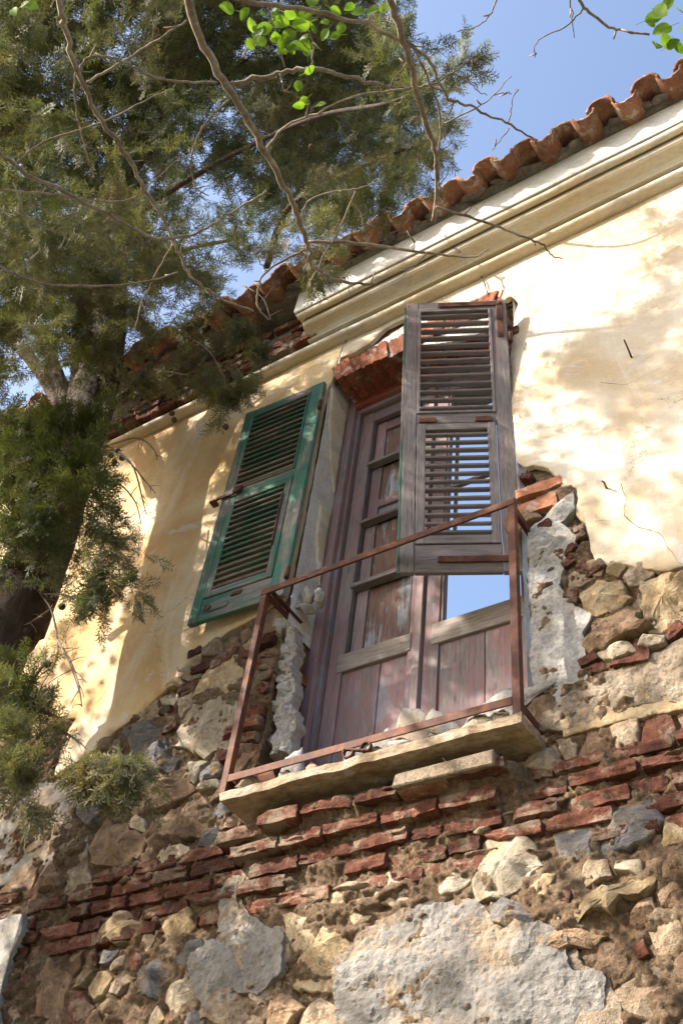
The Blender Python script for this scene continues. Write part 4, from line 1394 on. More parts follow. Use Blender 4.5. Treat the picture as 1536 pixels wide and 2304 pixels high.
bf = debris('brick_fragment', 590, 1690, -.10, .19, .10, .06, 'brick_pale', 11, 'orange broken brick on the left end of the balcony slab', 'brick', (0.2, .25, .2))
bf.data = BRP[1]; bf.scale = (.17, .10, .085); bf.location.z = SB + .085; bf.rotation_euler = (.35, -.45, .5)
debris('mortar_chunk', 660, 1690, -.09, .14, .10, .06, 'jamb', 12, 'crumbly pale mortar chunk beside the broken brick on the slab', 'rubble')
debris('mortar_chunk', 645, 1738, -.165, .07, .05, .03, 'jamb', 13, 'small pale chip under the bottom rail near the left post', 'rubble')
debris('brick_fragment', 705, 1718, -.165, .08, .05, .03, 'brick_pale', 14, 'small flat tile shard left of the iron scroll', 'brick')
for hx, hy, hw, hd, lb in ((1000, 1604, .17, 35, 'right-hand lump of the fallen mortar heaped at the door foot'), (935, 1616, .20, 36, 'largest lump of the pale mortar heaped at the door foot'), (868, 1640, .17, 37, 'left-hand lump of the fallen mortar heaped at the door foot'), (812, 1664, .12, 38, 'small low crumb of mortar at the left end of the door foot heap')):
    debris('mortar_lump', hx, hy, -.06, hw, .11, .06, 'grey', hd, lb, 'rubble', (random.uniform(-.2, .2), random.uniform(-.2, .1), random.uniform(-.3, .3)))
debris('mortar_chunk', 895, 1668, -.168, .15, .06, .04, 'jamb', 16, 'flat mortar flake just right of the iron scroll', 'rubble', (0, .1, 0))
debris('stone_chunk', 975, 1652, -.165, .055, .05, .03, 'slate', 17, 'small grey rounded stone under the middle of the bottom rail', 'stone')
debris('mortar_chunk', 1062, 1618, -.16, .14, .06, .04, 'pale', 18, 'greyish lump of mortar near the right end of the slab', 'rubble')
debris('stone_chunk', 1128, 1600, -.16, .055, .05, .03, 'pale', 19, 'little tan stone beside the foot of the right post', 'stone')
debris('mortar_chunk', 560, 1752, -.165, .11, .06, .03, 'tan', 20, 'mossy tan lump at the foot of the left post', 'rubble')
debris('mortar_chunk', 830, 1684, -.15, .10, .06, .04, 'grey', 21, 'dark grey lump behind the iron scroll', 'rubble')
pk = box('plank', -.12, .12, -.02, .02, -.012, .012, M['bareX'], None, .003, .004)
p_ = P(1025, 1640, -.15)
pk.location = (p_[0], -.15, SB + .022); pk.rotation_euler = (0, R(-3), R(4))
tag(pk, 'short bleached board lying under the right part of the bottom rail', 'board')
q0, q1 = P(1075, 1612, -.04), P(1205, 1535, -.04)
ls = link('plaster_slab', lump_mesh('plaster_slab', .44, .06, .13, 23, 3, .4), M['jamb'])
ls.location = ((q0[0] + q1[0]) / 2, -.02, (q0[2] + q1[2]) / 2 - .02); ls.rotation_euler = (0, -math.atan2(q1[2] - q0[2], q1[0] - q0[0]), 0)
tag(ls, 'long slab of broken plaster leaning against the right door leaf', 'rubble')

# ------------------------------------------------------------------ cypress
cyp = empty('cypress_tree', 'tall dark cypress with hanging scale foliage in front of the wall at left', 'tree', (-4.1, -0.6, 0.0))
CO = np.array([-4.1, -0.6, 0.0])
tw = lambda path: [np.asarray(p) - CO for p in path]
tr_pts = [np.array([-3.95, -.62, 0.0]), np.array([-4.0, -.6, 2.5]), P(-35, 1500, -.6), P(40, 1380, -.6), P(140, 1100, -.6), P(215, 880, -.62), P(236, 780, -.72), P(250, 650, -.85), P(262, 520, -1.0), P(280, 380, -1.15)]
tube('trunk', tw(tr_pts), [.24, .21, .19, .185, .175, .16, .15, .13, .10, .05], M['bark'], cyp, 18, .10, 8)
limbs = [([(165, 960, -.60), (178, 850, -.66), (195, 700, -.75), (210, 560, -.9), (235, 420, -1.0), (262, 300, -1.1)], .075, .03),
         ([(160, 930, -.62), (120, 820, -.72), (70, 700, -.82), (40, 600, -.9), (20, 460, -1.0), (15, 380, -1.05)], .06, .03),
         ([(150, 930, -.6), (80, 820, -.75), (0, 740, -.85), (-80, 640, -.95)], .065, .03),
         ([(225, 920, -.6), (290, 880, -.55), (360, 800, -.5), (420, 760, -.48)], .032, .012),
         ([(250, 640, -.85), (330, 600, -.8), (420, 560, -.75), (520, 540, -.75)], .035, .012),
         ([(262, 520, -1.0), (400, 420, -1.0), (560, 330, -1.0), (720, 260, -1.05), (880, 230, -1.1), (1000, 170, -1.1)], .028, .008),
         ([(275, 420, -1.1), (420, 250, -1.2), (560, 130, -1.3)], .028, .008),
         ([(600, 600, -.9), (640, 480, -1.0), (720, 420, -1.05), (850, 360, -1.1), (930, 330, -1.1)], .022, .008),
         ([(20, 1215, -.6), (30, 1170, -.66), (60, 1110, -.75), (140, 1000, -.8)], .03, .012)]
for pts, ra, rb in limbs:
    tube('limb', tw([P(*p) for p in pts]), [ra, rb], M['bark'], cyp, 9, .10, 5)


def spray_template(seed):
    """one flat frond of scale-leaved shoots: unit length along +X, fan in X-Y with slight droop in Z"""
    r2 = random.Random(seed)
    V, F = [], []

    def shoot(a, ang, L, w, bend, fine=False):
        d = np.array([math.cos(ang), math.sin(ang), bend])
        n = np.array([-math.sin(ang), math.cos(ang), 0.0])
        k = len(V)
        if fine:
            V.extend([a - n * w, a + n * w, a + d * L + np.array([0, 0, -.05 * L])])
            F.append((k, k + 1, k + 2))
        else:
            V.extend([a, a + d * L * .55 + n * w, a + d * L + np.array([0, 0, -.05 * L]), a + d * L * .55 - n * w])
            F.extend([(k, k + 1, k + 2), (k, k + 2, k + 3)])
    shoot(np.zeros(3), 0, 1.0, .018, 0)
    for i in range(10):
        t = .08 + .088 * i
        s = 1 if i % 2 else -1
        L = (.52 - .34 * t) * r2.uniform(.75, 1.25)
        ang = s * R(r2.uniform(30, 52))
        a = np.array([t, 0, -.05 * t * t])
        b = r2.uniform(-.25, .25)
        shoot(a, ang, L, .020, b)
        for j in range(3):
            u = .3 + .25 * j
            aa = a + np.array([math.cos(ang), math.sin(ang), b]) * L * u
            shoot(aa, ang + (1 if (j + i) % 2 else -1) * R(r2.uniform(28, 48)), L * r2.uniform(.32, .55), .026, b + r2.uniform(-.3, .3), True)
    return np.array(V), np.array(F)


TPL = [spray_template(s) for s in range(5)]


def sprays(centers, dirs, sizes):
    """merge many fronds into one triangle array"""
    n = len(centers)
    which = rng.integers(0, len(TPL), n)
    VV, FF, base = [], [], 0
    for k, (tv, tf) in enumerate(TPL):
        m = which == k
        c, d, s = centers[m], dirs[m], sizes[m]
        q = len(c)
        if not q: continue
        d = d / (np.linalg.norm(d, axis=1)[:, None] + 1e-9)
        r = rng.normal(size=(q, 3))
        b = np.cross(d, r); b /= np.linalg.norm(b, axis=1)[:, None] + 1e-9
        t = np.cross(d, b)
        pts = c[:, None, :] + s[:, None, None] * (tv[None, :, 0:1] * d[:, None] + tv[None, :, 1:2] * b[:, None] + tv[None, :, 2:3] * t[:, None])
        VV.append(pts.reshape(-1, 3))
        FF.append((tf[None] + (np.arange(q) * len(tv))[:, None, None]).reshape(-1, 3) + base)
        base += q * len(tv)
    return np.concatenate(VV), np.concatenate(FF)


def clump(center, rad, count, droop, outd=None, sq=(1, 1, 1)):
    """fronds on the branchlets of one bough: branchlets share a heading, so the bough is a drawn-out spray"""
    nb_ = max(3, count // 10)
    cs, ds = [], []
    A = rng.normal(size=3) if outd is None else np.asarray(outd, float) + rng.normal(size=3) * .25
    A = A / (np.linalg.norm(A) + 1e-9) + np.array([0, 0, -droop])
    for _ in range(nb_):
        a = A * 1.1 + rng.normal(size=3) * .62
        a /= np.linalg.norm(a)
        L = rad * rng.uniform(.5, 1.7)
        st = center - A * rad * .35 + rng.normal(size=3) * rad * .20
        b = rng.normal(size=3) * .25 + np.array([0, 0, -.15])
        for q in range(10):
            u = (q + rng.uniform(0, 1)) / 10
            cs.append(st + a * L * u + b * L * u * u * .5 + rng.normal(size=3) * .008)
            ds.append(a * 1.1 + b * u + rng.normal(size=3) * .48 + np.array([0, 0, .15 - droop * .4]))
    return np.array(cs), np.array(ds)


def region(px, py):
    """where the photograph shows the crown"""
    return bool(in_poly(np.array([px]), np.array([py]), crown)[0])


crown = [(-150, -300), (845, -300), (865, 0), (880, 60), (905, 130), (930, 200), (960, 250), (925, 330), (935, 400), (905, 420), (880, 440), (830, 450), (780, 480), (740, 510), (720, 540), (670, 560), (610, 570), (540, 610), (500, 650), (440, 690), (390, 720), (330, 740), (260, 790), (180, 820), (120, 860), (90, 800), (60, 820), (-150, 900)]
# places where the photograph shows sky through the crown
gaps = [(220, 290, 36), (30, 880, 75), (110, 640, 36), (460, 545, 40), (560, 600, 34), (640, 600, 32), (330, 720, 30), (360, 360, 24), (10, 110, 30), (640, 560, 24), (30, 690, 26), (900, 500, 60), (855, 450, 40), (985, 430, 60), (340, 830, 24)]


def sun_gap(p):
    """share of sun reaching the facade behind this spot of the crown; below zero where its shadow misses the facade"""
    x, z = p[0] - .88 * p[1], p[2] + .90 * p[1]
    if z > 8.6 or x > .4 or x < -5 or z < 2.8: return -1
    if x > -1.75 and z > 6.4: return .96
    if x > -1.45: return .45 if z > 4.2 else .72
    if x > -2.75: return .55 if z > 4.2 else .62
    return .55 if z > 4.3 else .15


C, D = [], []
made = 0
while made < 600:
    px, py = random.uniform(-140, 1000), random.uniform(-280, 900)
    if not region(px, py): continue
    if any((px - a) ** 2 + (py - b) ** 2 < (r * .95) ** 2 for a, b, r in gaps): continue
    low = py > 480
    for k_ in range(10):
        d = random.uniform(5.6, 7.8) if low else random.uniform(6.1, 13.0)
        if 120 < px < 300 and 540 < py < 960 and d < 6.9: d = random.uniform(6.9, 8.2)
        p = PD(px, py, d)
        f = sun_gap(p)
        if f < 0 or random.random() < (1 - f) ** 1.8 * .30: break
    else:
        if f > .8 or random.random() < (.25 if low else .5): continue
    if p[2] < 8.9 and p[1] > -.40:
        d *= .8; p = PD(px, py, d)
        if p[1] > -.36 or sun_gap(p) > .8: continue
    a, b = clump(p, random.uniform(.17, .30) * d / 7.2, 54, .25)
    C.append(a); D.append(b); made += 1
n_main = sum(len(c) for c in C)
# boughs that stand out singly in the photograph: pixel, depth, size in metres, fronds, droop, direction
single = [(1000, 180, -1.1, .22, 90, -.1, (.6, 0, .5)), (1045, 140, -1.1, .12, 60, -.3, (.7, 0, .6)), (960, 225, -1.1, .2, 90, .4, (.3, 0, -.6)), (1010, 270, -1.1, .14, 60, .5, (.3, 0, -.8)), (930, 330, -1.1, .2, 90, .3, None), (945, 390, -1.1, .15, 70, .5, None), (880, 400, -1.05, .2, 90, .4, None), (800, 470, -1.0, .2, 110, .3, None), (850, 480, -1.0, .12, 50, .3, (.8, 0, 0)), (700, 560, -.95, .2, 100, .3, None), (700, 620, -.8, .1, 50, .5, None), (870, 130, -1.2, .2, 80, .2, None), (900, 60, -1.2, .14, 50, .2, None),
          (520, 900, -.52, .13, 110, .6, (.4, 0, -.5)), (480, 870, -.52, .12, 80, .3, None), (540, 870, -.52, .09, 50, -.2, (.5, 0, .6)), (450, 830, -.5, .14, 80, .3, None), (590, 790, -.5, .13, 90, .6, (.2, 0, -.9)), (50, 700, -1.1, .22, 90, .2, None), (110, 660, -1.1, .2, 80, .2, None), (20, 600, -1.2, .22, 90, .2, None), (90, 780, -.95, .16, 70, .3, None), (160, 560, -1.2, .2, 80, .2, None), (560, 740, -.5, .14, 90, .4, None), (380, 830, -.5, .12, 60, .3, None), (340, 760, -.6, .16, 80, .2, None), (420, 720, -.6, .18, 90, .2, None), (330, 870, -.55, .12, 50, .4, None),
          (300, 1330, -.62, .12, 60, .5, (.9, 0, -.3)), (240, 1260, -.7, .2, 130, .5, (.3, 0, -.8)), (215, 1350, -.7, .16, 100, .7, (.1, 0, -.9)), (210, 1180, -.75, .22, 150, .3, (.2, 0, -.4)), (250, 1210, -.7, .12, 60, .3, (.8, 0, -.2)), (150, 1270, -.75, .2, 120, .4, None),
          (60, 1540, -.75, 0.116, 112, .3, None), (20, 1600, -.75, 0.128, 112, .4, None), (85, 1570, -.72, 0.075, 67, .3, (.6, 0, 0)), (60, 1660, -.75, 0.116, 97, .5, None), (40, 1760, -.75, 0.104, 82, .6, None), (75, 1720, -.75, 0.081, 60, .5, (.3, 0, -.4)), (20, 1500, -.75, 0.081, 67, .1, None), (60, 1810, -.75, 0.070, 45, .7, None), (0, 1700, -.75, 0.116, 75, .4, None),
          (210, 1745, -.62, .10, 120, .5, None), (250, 1740, -.62, .10, 120, .7, None), (290, 1745, -.62, .09, 110, .8, (.2, 0, -.6)), (195, 1765, -.62, .07, 60, .7, None)]
for px, py, y, rad, cnt, dr, od in single:
    a, b = clump(P(px, py, y), rad, cnt, dr, od)
    C.append(a); D.append(b)
# the rest of the crown, left of the picture and above it
for _ in range(150):
    p = np.array([random.gauss(-5.2, .8), random.uniform(-2.6, -.5), random.uniform(5.0, 10.5)])
    if random.random() < max(0, sun_gap(p)): continue
    a_, b_, d_ = project(p[None])
    if d_[0] > 0 and -15 < a_[0] < 1700 and -300 < b_[0] < 2400: continue
    a, b = clump(p, random.uniform(.25, .45), 54, .25)
    C.append(a); D.append(b)
C = np.concatenate(C); D = np.concatenate(D)
dist_ = np.linalg.norm(C - CAM, axis=1)
VV, FF = sprays(C, D, rng.uniform(.078, .14, len(C)) * np.clip(dist_ / 7.0, .85, 1.8))
fo = link('foliage', mesh_np('foliage', VV - CO, FF), M['cypress'], cyp)
tag(fo, 'dark olive cypress foliage', None, None, 'stuff')
print('fronds', len(C), 'tris', len(FF))
# fresher sunlit bough low on the left
C, D = [], []
for px, py, y, rad, cnt, od in [(60, 1000, -.95, .24, 200, (0, 0, .5)), (150, 980, -.95, .2, 190, (.4, 0, .6)), (190, 960, -.95, .12, 100, (.7, 0, .6)), (100, 1070, -.95, .24, 220, None), (30, 1090, -.95, .24, 200, None), (180, 1050, -.9, .16, 140, (.6, 0, .2)), (190, 1110, -.9, .18, 150, (.5, 0, -.3)), (90, 1160, -.95, .22, 180, (0, 0, -.4)), (20, 1180, -.95, .2, 140, None), (20, 960, -.9, .16, 120, (0, 0, .4)), (0, 1275, -.8, .1, 60, (.6, 0, .2)), (230, 1300, -.66, .12, 60, None)]:
    a, b = clump(P(px, py, y), rad, cnt, .0, od)
    C.append(a); D.append(b)
C = np.concatenate(C); D = np.concatenate(D)
VV, FF = sprays(C, D, rng.uniform(.08, .14, len(C)))
fo = link('foliage', mesh_np('foliage', VV - CO, FF), M['cypress_fresh'], cyp)
tag(fo, 'fresh yellow green bough', None, None, 'stuff')
# dead twigs hanging bare against the plaster
dead = [[(215, 1005, -.6), (280, 1030, -.6), (325, 1080, -.6), (350, 1110, -.6)], [(260, 1010, -.6), (300, 1050, -.6), (320, 1120, -.6), (330, 1160, -.6)], [(250, 1000, -.6), (310, 985, -.6), (345, 1010, -.58), (355, 1035, -.58)], [(230, 1080, -.6), (270, 1090, -.6), (305, 1130, -.6), (318, 1180, -.6)], [(85, 1330, -.62), (115, 1370, -.62), (130, 1440, -.62), (125, 1490, -.62), (95, 1540, -.64)], [(115, 1370, -.62), (70, 1400, -.62), (20, 1420, -.6)], [(130, 1440, -.62), (160, 1500, -.6), (180, 1560, -.6)], [(128, 1450, -.62), (150, 1470, -.6), (175, 1530, -.6), (185, 1590, -.6)], [(60, 1320, -.62), (90, 1335, -.62), (150, 1340, -.62), (200, 1375, -.62)], [(90, 1620, -.66), (150, 1650, -.64), (190, 1680, -.62), (210, 1710, -.62)], [(95, 1600, -.66), (140, 1620, -.64), (150, 1660, -.64)], [(235, 960, -.6), (270, 930, -.6), (300, 890, -.6)], [(240, 990, -.6), (230, 1040, -.6), (260, 1090, -.6), (270, 1130, -.6)], [(100, 1490, -.64), (60, 1560, -.66), (30, 1640, -.66)], [(205, 1700, -.62), (225, 1720, -.62), (240, 1770, -.62)], [(430, 760, -.48), (470, 790, -.5), (500, 840, -.52), (510, 880, -.52)], [(330, 830, -.5), (400, 840, -.5), (450, 850, -.5), (500, 870, -.5)], [(545, 640, -.6), (590, 670, -.55), (610, 720, -.52)]]
for path in dead:
    pts = [P(*p) for p in path]
    tube('twig', tw(pts), [.007, .0025], M['deadtwig'], cyp, 5, .2, 4)
    for _ in range(5):
        k = random.randrange(1, len(pts))
        a = pts[k - 1] + (pts[k] - pts[k - 1]) * random.random()
        d = np.array([random.uniform(-.5, 1), random.uniform(-.4, .4), random.uniform(-1, .3)]); d /= np.linalg.norm(d)
        L = random.uniform(.06, .16)
        tube('twiglet', tw([a, a + d * L * .5 + np.array([0, 0, .008]), a + d * L]), [.003, .0012], M['deadtwig'], cyp, 4, 0, 3)


def cone_mesh(seed):
    bm = bmesh.new()
    bmesh.ops.create_icosphere(bm, subdivisions=2, radius=.5)
    r2 = random.Random(seed)
    bmesh.ops.inset_individual(bm, faces=bm.faces[:], thickness=.03, depth=.05)
    for v_ in bm.verts: v_.co *= 1 + r2.uniform(-.06, .06)
    me = bpy.data.meshes.new('cone'); bm.to_mesh(me); bm.free()
    me.materials.append(M['cone'])
    return me


CM = [cone_mesh(i) for i in range(3)]
for px, py, y in ((80, 185, -1.2), (200, 200, -1.2), (215, 30, -1.3), (345, 245, -1.1), (255, 340, -1.05), (50, 585, -1.0), (75, 580, -1.0), (35, 500, -1.0), (245, 370, -1.0), (315, 510, -.95), (560, 500, -.95), (640, 505, -.95), (140, 635, -.9), (100, 680, -.85), (265, 1015, -.6), (250, 1025, -.6), (275, 1030, -.58), (258, 1040, -.58), (225, 1085, -.6), (235, 1080, -.6), (387, 930, -.5), (392, 945, -.5), (508, 960, -.5), (140, 1138, -1.0), (60, 1420, -.6), (107, 1495, -.62), (140, 1365, -.62), (500, 100, -1.2), (700, 330, -1.05), (240, 715, -.62), (410, 830, -.5), (400, 860, -.5)):
    o = bpy.data.objects.new('cone', random.choice(CM)); COL.objects.link(o)
    o.parent = cyp
    o.location = P(px, py, y) - CO; o.scale = (.036,) * 3
    o.rotation_euler = (random.random() * 3, random.random() * 3, 0)

# ------------------------------------------------------------------ bare-branched tree overhanging from the left
TB = np.array([-3.6, -4.6, 0.0])
tree = empty('overhanging_tree', 'nearly bare tree reaching thin grey branches and a few bright leaves over the view', 'tree', tuple(TB))
tb = lambda path: [np.asarray(p) - TB for p in path]
fork = np.array([-2.6, -3.6, 4.3])
tube('trunk', tb([TB, np.array([-3.55, -4.6, 1.2]), np.array([-3.3, -4.3, 2.8]), fork, np.array([-2.0, -3.2, 5.4])]), [.16, .13, .115, .09, .045], M['twig'], tree, 12, .08, 8)
limb_top = np.array([-1.35, -3.0, 5.25])
tube('branch', tb([np.array([-2.25, -3.4, 4.9]), np.array([-1.8, -3.15, 5.2]), limb_top, np.array([-.75, -2.75, 5.35]), np.array([-.2, -2.4, 5.3])]), [.045, .04, .032, .025, .014], M['twig'], tree, 9, .08)

BRS = [  # pixels, distances, widths in pixels
    ([(395, -160), (415, -60), (440, 60), (490, 160), (540, 240), (590, 330), (640, 420), (670, 490), (690, 550), (705, 595), (745, 625), (800, 637), (842, 640)], 3.1, 3.5, 27, 7),
    ([(692, 545), (780, 545), (870, 555), (960, 568), (1010, 575), (1060, 578), (1100, 560)], 3.4, 3.45, 11, 3),
    ([(688, 560), (650, 580), (600, 610), (580, 650), (580, 690), (605, 720)], 3.4, 3.4, 8, 4),
    ([(118, -120), (132, 0), (150, 68), (173, 150), (219, 255), (273, 333), (319, 410), (365, 488), (392, 542), (415, 597), (447, 638), (501, 674), (570, 700)], 2.9, 3.4, 18, 5),
    ([(-120, 270), (-40, 315), (0, 340), (60, 390), (150, 435), (250, 485), (330, 530), (390, 538), (450, 520), (520, 480), (600, 430)], 3.0, 3.3, 15, 5),
    ([(-120, 520), (-20, 585), (50, 625), (120, 640), (220, 643), (320, 635), (400, 612)], 3.1, 3.3, 10, 4),
    ([(480, -100), (520, -10), (600, 9), (714, 27), (805, 50), (892, 82), (942, 114), (978, 164), (1010, 223), (1056, 239), (1115, 264), (1170, 296), (1229, 340)], 2.9, 3.2, 15, 4),
    ([(850, -140), (878, 0), (901, 73), (923, 141), (942, 219), (964, 296), (980, 355), (983, 410), (974, 497)], 2.9, 3.3, 22, 11),
    ([(980, 465), (1040, 485), (1110, 505), (1180, 535), (1222, 553), (1240, 575), (1264, 582)], 3.25, 3.3, 9, 3),
    ([(520, 190), (600, 172), (660, 158), (720, 155), (780, 170), (850, 190), (920, 196), (960, 192), (1000, 175), (1050, 140), (1075, 118)], 3.18, 3.2, 15, 3),
    ([(600, 333), (645, 282), (714, 255), (759, 232), (828, 210), (919, 200)], 3.3, 3.1, 7, 5),
    ([(515, 225), (470, 270), (440, 320), (430, 370), (440, 420), (470, 440)], 3.2, 3.25, 7, 3),
    ([(175, 165), (200, 130), (250, 130), (300, 150), (350, 175), (420, 185), (490, 185)], 3.05, 3.15, 8, 6),
    ([(195, 185), (240, 160), (300, 125), (370, 80), (420, 45)], 3.1, 3.12, 7, 5),
    ([(40, 365), (100, 320), (170, 295), (240, 270), (320, 230), (385, 200)], 3.1, 3.15, 7, 3),
    ([(1000, 278), (1060, 248), (1110, 215), (1150, 172)], 3.2, 3.2, 5, 2),
    ([(1110, 215), (1140, 208), (1150, 212)], 3.2, 3.2, 3, 2),
    ([(1142, 278), (1150, 240), (1158, 200)], 3.2, 3.2, 4, 2),
    ([(1145, 288), (1125, 315), (1105, 338)], 3.2, 3.2, 4, 2),
    ([(1040, 165), (1070, 200), (1095, 215)], 3.2, 3.2, 4, 2),
    ([(1150, -80), (1118, -5), (1100, 35), (1070, 60), (1027, 72)], 3.0, 3.0, 6, 2),
    ([(1240, -90), (1295, -10), (1325, 30), (1370, 60), (1410, 70), (1460, 78)], 2.9, 2.9, 9, 5),
    ([(1310, 20), (1270, 60), (1210, 90), (1202, 130)], 2.9, 2.9, 5, 2),
    ([(1270, -60), (1280, -5), (1288, 40), (1291, 85)], 2.9, 2.9, 5, 2),
    ([(677, 488), (696, 451), (755, 431), (805, 424), (860, 403)], 3.35, 3.35, 6, 3),
    ([(760, 430), (790, 450), (810, 480), (815, 510)], 3.35, 3.35, 3, 2),
    ([(985, 420), (1000, 400), (1010, 382)], 3.3, 3.3, 4, 2),
    ([(900, 90), (930, 110), (965, 180), (985, 240), (990, 300), (985, 350)], 3.05, 3.25, 7, 5),
    ([(870, 205), (895, 165), (930, 130)], 3.15, 3.1, 5, 3),
    ([(640, 150), (625, 90), (605, 30), (595, -30)], 3.15, 3.0, 5, 4),
    ([(700, 150), (705, 100), (695, 70)], 3.15, 3.1, 6, 4),
    ([(630, 165), (640, 200), (665, 215), (690, 225)], 3.15, 3.15, 5, 3),
    ([(545, 130), (570, 90), (600, 60), (640, 30), (720, 15)], 3.15, 3.05, 5, 3),
    ([(30, 410), (60, 500), (90, 560), (60, 590)], 3.1, 3.1, 4, 2),
    ([(0, 470), (60, 490), (125, 520), (170, 485)], 3.1, 3.1, 5, 3),
    ([(0, 428), (100, 435), (200, 450), (280, 452), (330, 420), (410, 350)], 3.1, 3.2, 6, 2),
    ([(170, 165), (168, 220), (180, 290), (200, 360), (212, 400)], 3.0, 3.1, 5, 3),
    ([(390, 545), (350, 620), (320, 680), (305, 740)], 3.25, 3.3, 5, 3),
    ([(960, 568), (930, 600), (905, 620)], 3.4, 3.4, 4, 2),
    ([(925, 565), (935, 540), (950, 530)], 3.4, 3.4, 3, 2),
    ([(660, 500), (640, 510), (625, 520)], 3.35, 3.35, 4, 2),
    ([(600, 610), (585, 590), (575, 560), (600, 540)], 3.4, 3.4, 4, 2),
    ([(800, 430), (760, 520), (720, 590), (690, 650)], 3.4, 3.4, 5, 3),
]
bobjs = []
for pts, d0, d1, w0, w1 in BRS:
    n = len(pts)
    path = [PD(px, py, d0 + (d1 - d0) * i / (n - 1)) for i, (px, py) in enumerate(pts)]
    path = smooth_path(path, 5)
    path = [p + rng.normal(size=3) * ((.003 if w0 > 12 else .0014) if 0 < i < len(path) - 1 else 0) for i, p in enumerate(path)]
    if pts[0][1] < -50:
        path = [limb_top + (path[0] - limb_top) * .0, (limb_top + path[0]) / 2 + np.array([0, 0, .12])] + path
    elif pts[0][0] < -50:
        path = [fork, (fork + path[0]) / 2 + np.array([0, 0, .1])] + path
    V, F = tube_arrays(path, [.76 * w0 * d0 / FPX / 2, .76 * (w0 * .6 + w1 * .4) * d0 / FPX / 2, .85 * w1 * d1 / FPX / 2], 7, .16)
    o = link('branch' if w0 > 7 else 'twig', mesh_np('branch', np.array(V) - TB, F, True), M['twig'], tree)
    # short spurs along it
    for _ in range(max(1, n // 3)):
        k = random.randrange(2, len(path) - 1)
        d = np.array([random.uniform(-1, 1), random.uniform(-1, 1), random.uniform(-1, .8)]); d /= np.linalg.norm(d)
        L = random.uniform(.015, .05)
        Vs, Fs = tube_arrays([path[k], path[k] + d * L * .6, path[k] + d * L + np.array([0, 0, .004])], [.0028, .0016], 4)
        link('spur', mesh_np('spur', np.array(Vs) - TB, Fs, True), M['twig'], o)


def leaf_mesh(seed):
    r2 = random.Random(seed)
    n = 9
    V, F = [], []
    asp, curl, tw_ = r2.uniform(.30, .44), r2.uniform(-.30, .10), r2.uniform(-.5, .5)
    for i in range(n + 1):
        t = i / n
        w = math.sin(math.pi * min(1, t ** .85)) ** .75 * asp
        z = curl * t * t + r2.uniform(-.012, .012)
        for s in (-1, -.5, 0, .5, 1):
            V.append((s * w, t, z + abs(s) * .22 * w + s * w * tw_ * t))
    for i in range(n):
        for k in range(4):
            a = i * 5 + k
            F.append((a, a + 1, a + 6, a + 5))
    k = len(V)                                   # stalk
    for u in (0.02, -.2, -.42):
        V += [(-.016, u, .01 - u * u * .5), (.016, u, .01 - u * u * .5)]
    F += [(k, k + 1, k + 3, k + 2), (k + 2, k + 3, k + 5, k + 4)]
    me = mesh_np('leaf', V, F, True)
    me.materials.append(M['leaf'])
    return me


LM = [leaf_mesh(i) for i in range(9)]
leaves = [(572, 75), (590, 60), (572, 112), (600, 100), (640, 30), (655, 60), (650, 100), (690, 85), (700, 50), (640, 75), (675, 35), (705, 110), (690, 130), (685, 165), (720, 20), (740, 15), (770, 50), (765, 75), (800, 12), (850, 20), (865, 10), (620, 95), (610, 30), (530, 20), (560, 15), (668, 205), (690, 215), (712, 235), (690, 235), (45, 15), (65, 10), (30, 20),
          (1465, 20), (1495, 25), (1520, 20), (1450, 50), (1470, 60), (1510, 60), (1478, 100), (1500, 110), (1520, 90), (1485, 75), (1530, 60), (630, 50), (665, 75), (585, 35), (648, 118), (678, 60), (625, 115), (715, 75), (745, 45), (600, 78), (660, 20), (700, 15), (625, 10), (790, 25), (858, 30), (735, 62), (680, 105), (615, 60)]
fwd = Vector(RM @ np.array([0, 0, -1]))
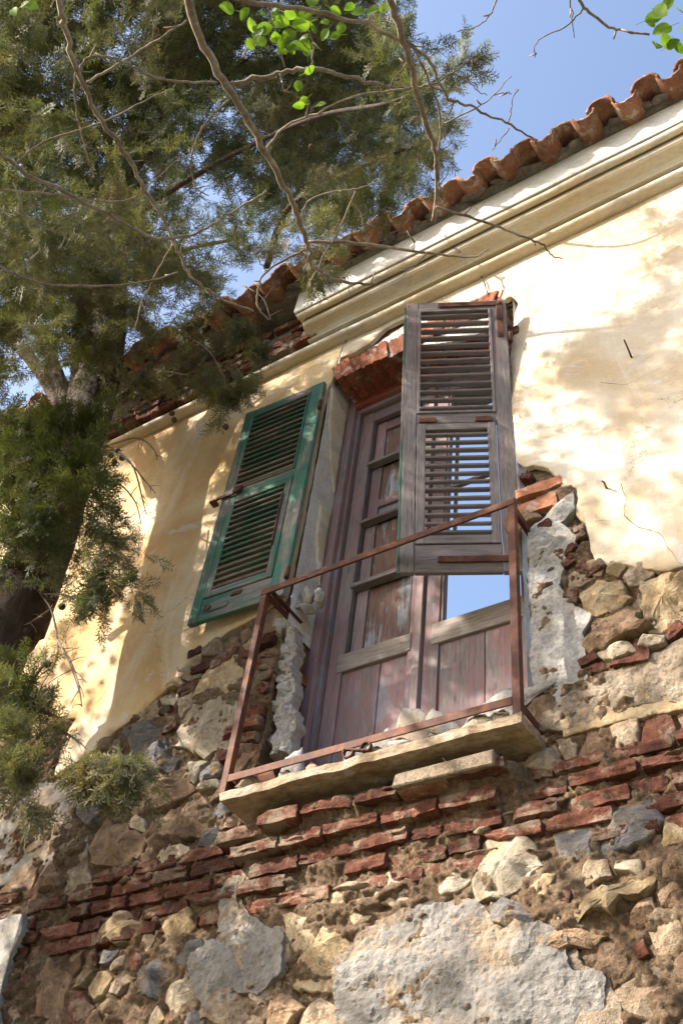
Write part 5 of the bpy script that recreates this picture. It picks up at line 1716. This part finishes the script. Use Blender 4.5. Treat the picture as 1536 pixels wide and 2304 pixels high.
for px, py in leaves:
    p = PD(px + random.uniform(-4, 4), py + random.uniform(-4, 4), 2.9 if px > 1300 else random.uniform(3.0, 3.15))
    o = bpy.data.objects.new('leaf', random.choice(LM)); COL.objects.link(o)
    o.parent = tree
    o.location = p - TB
    s = random.uniform(.028, .054)
    o.scale = (s * random.uniform(.85, 1.05), s, s)
    n_ = (-fwd + Vector((random.gauss(0, .45), random.gauss(0, .45), random.gauss(0, .45)))).normalized()
    o.rotation_euler = (n_.to_track_quat('Z', 'Y').to_matrix() @ Matrix.Rotation(random.uniform(0, 6.28), 3, 'Z')).to_euler()
# leafy crown of the same tree, out of the picture on the left; added and shaped to dapple the wall
def shade_here(c):
    """how leafy the crown is there, from how broken the shade is where its shadow falls on the facade"""
    t = -c[1]
    x, z = c[0] + .88 * t, c[2] - .90 * t
    if x > -1.7 and z > 6.7: return .02
    if x > -1.45: return .34 if z > 4.1 else .08
    if x > -2.75: return .09 if z > 4.1 else .10
    return .26 if z > 4.3 else .26


cn, cs_ = [], []
for _ in range(430):
    c = np.array([random.gauss(-5.0, 1.3), random.gauss(-3.7, .8), random.uniform(4.4, 10.4)])
    if random.random() > shade_here(c): continue
    a_, b_, d_ = project(c[None])
    if d_[0] > 0 and -330 < a_[0] < 1850 and -420 < b_[0] < 2500: continue
    m = random.randrange(50, 130)
    cn.append(c + rng.normal(size=(m, 3)) * random.uniform(.14, .26))
cn = np.concatenate(cn)
print('crown leaves', len(cn))
q = len(cn)
n_ = rng.normal(size=(q, 3)); n_ /= np.linalg.norm(n_, axis=1)[:, None]
b_ = np.cross(n_, rng.normal(size=(q, 3))); b_ /= np.linalg.norm(b_, axis=1)[:, None]
s_ = rng.uniform(.05, .08, q)
tv = np.array([(0, 0), (-.3, .22), (-.42, .55), (-.22, .88), (0, 1), (.22, .88), (.42, .55), (.3, .22)])
VV = [(cn[:, None] + s_[:, None, None] * (tv[None, :, 0:1] * n_[:, None] + tv[None, :, 1:2] * b_[:, None])).reshape(-1, 3)]
FF = [np.arange(q * 8).reshape(q, 8)]
fo = link('foliage', mesh_np('foliage', np.concatenate(VV) - TB, np.concatenate(FF)), M['leaf'], tree)
tag(fo, None, None, None, 'stuff')
for _ in range(9):
    c = cn[random.randrange(len(cn))]
    tube('branch', tb([fork + np.array([-.1, -.1, -.2]), (fork + c) / 2 + np.array([0, 0, .15]), c]), [.035, .008], M['twig'], tree, 7, .1)
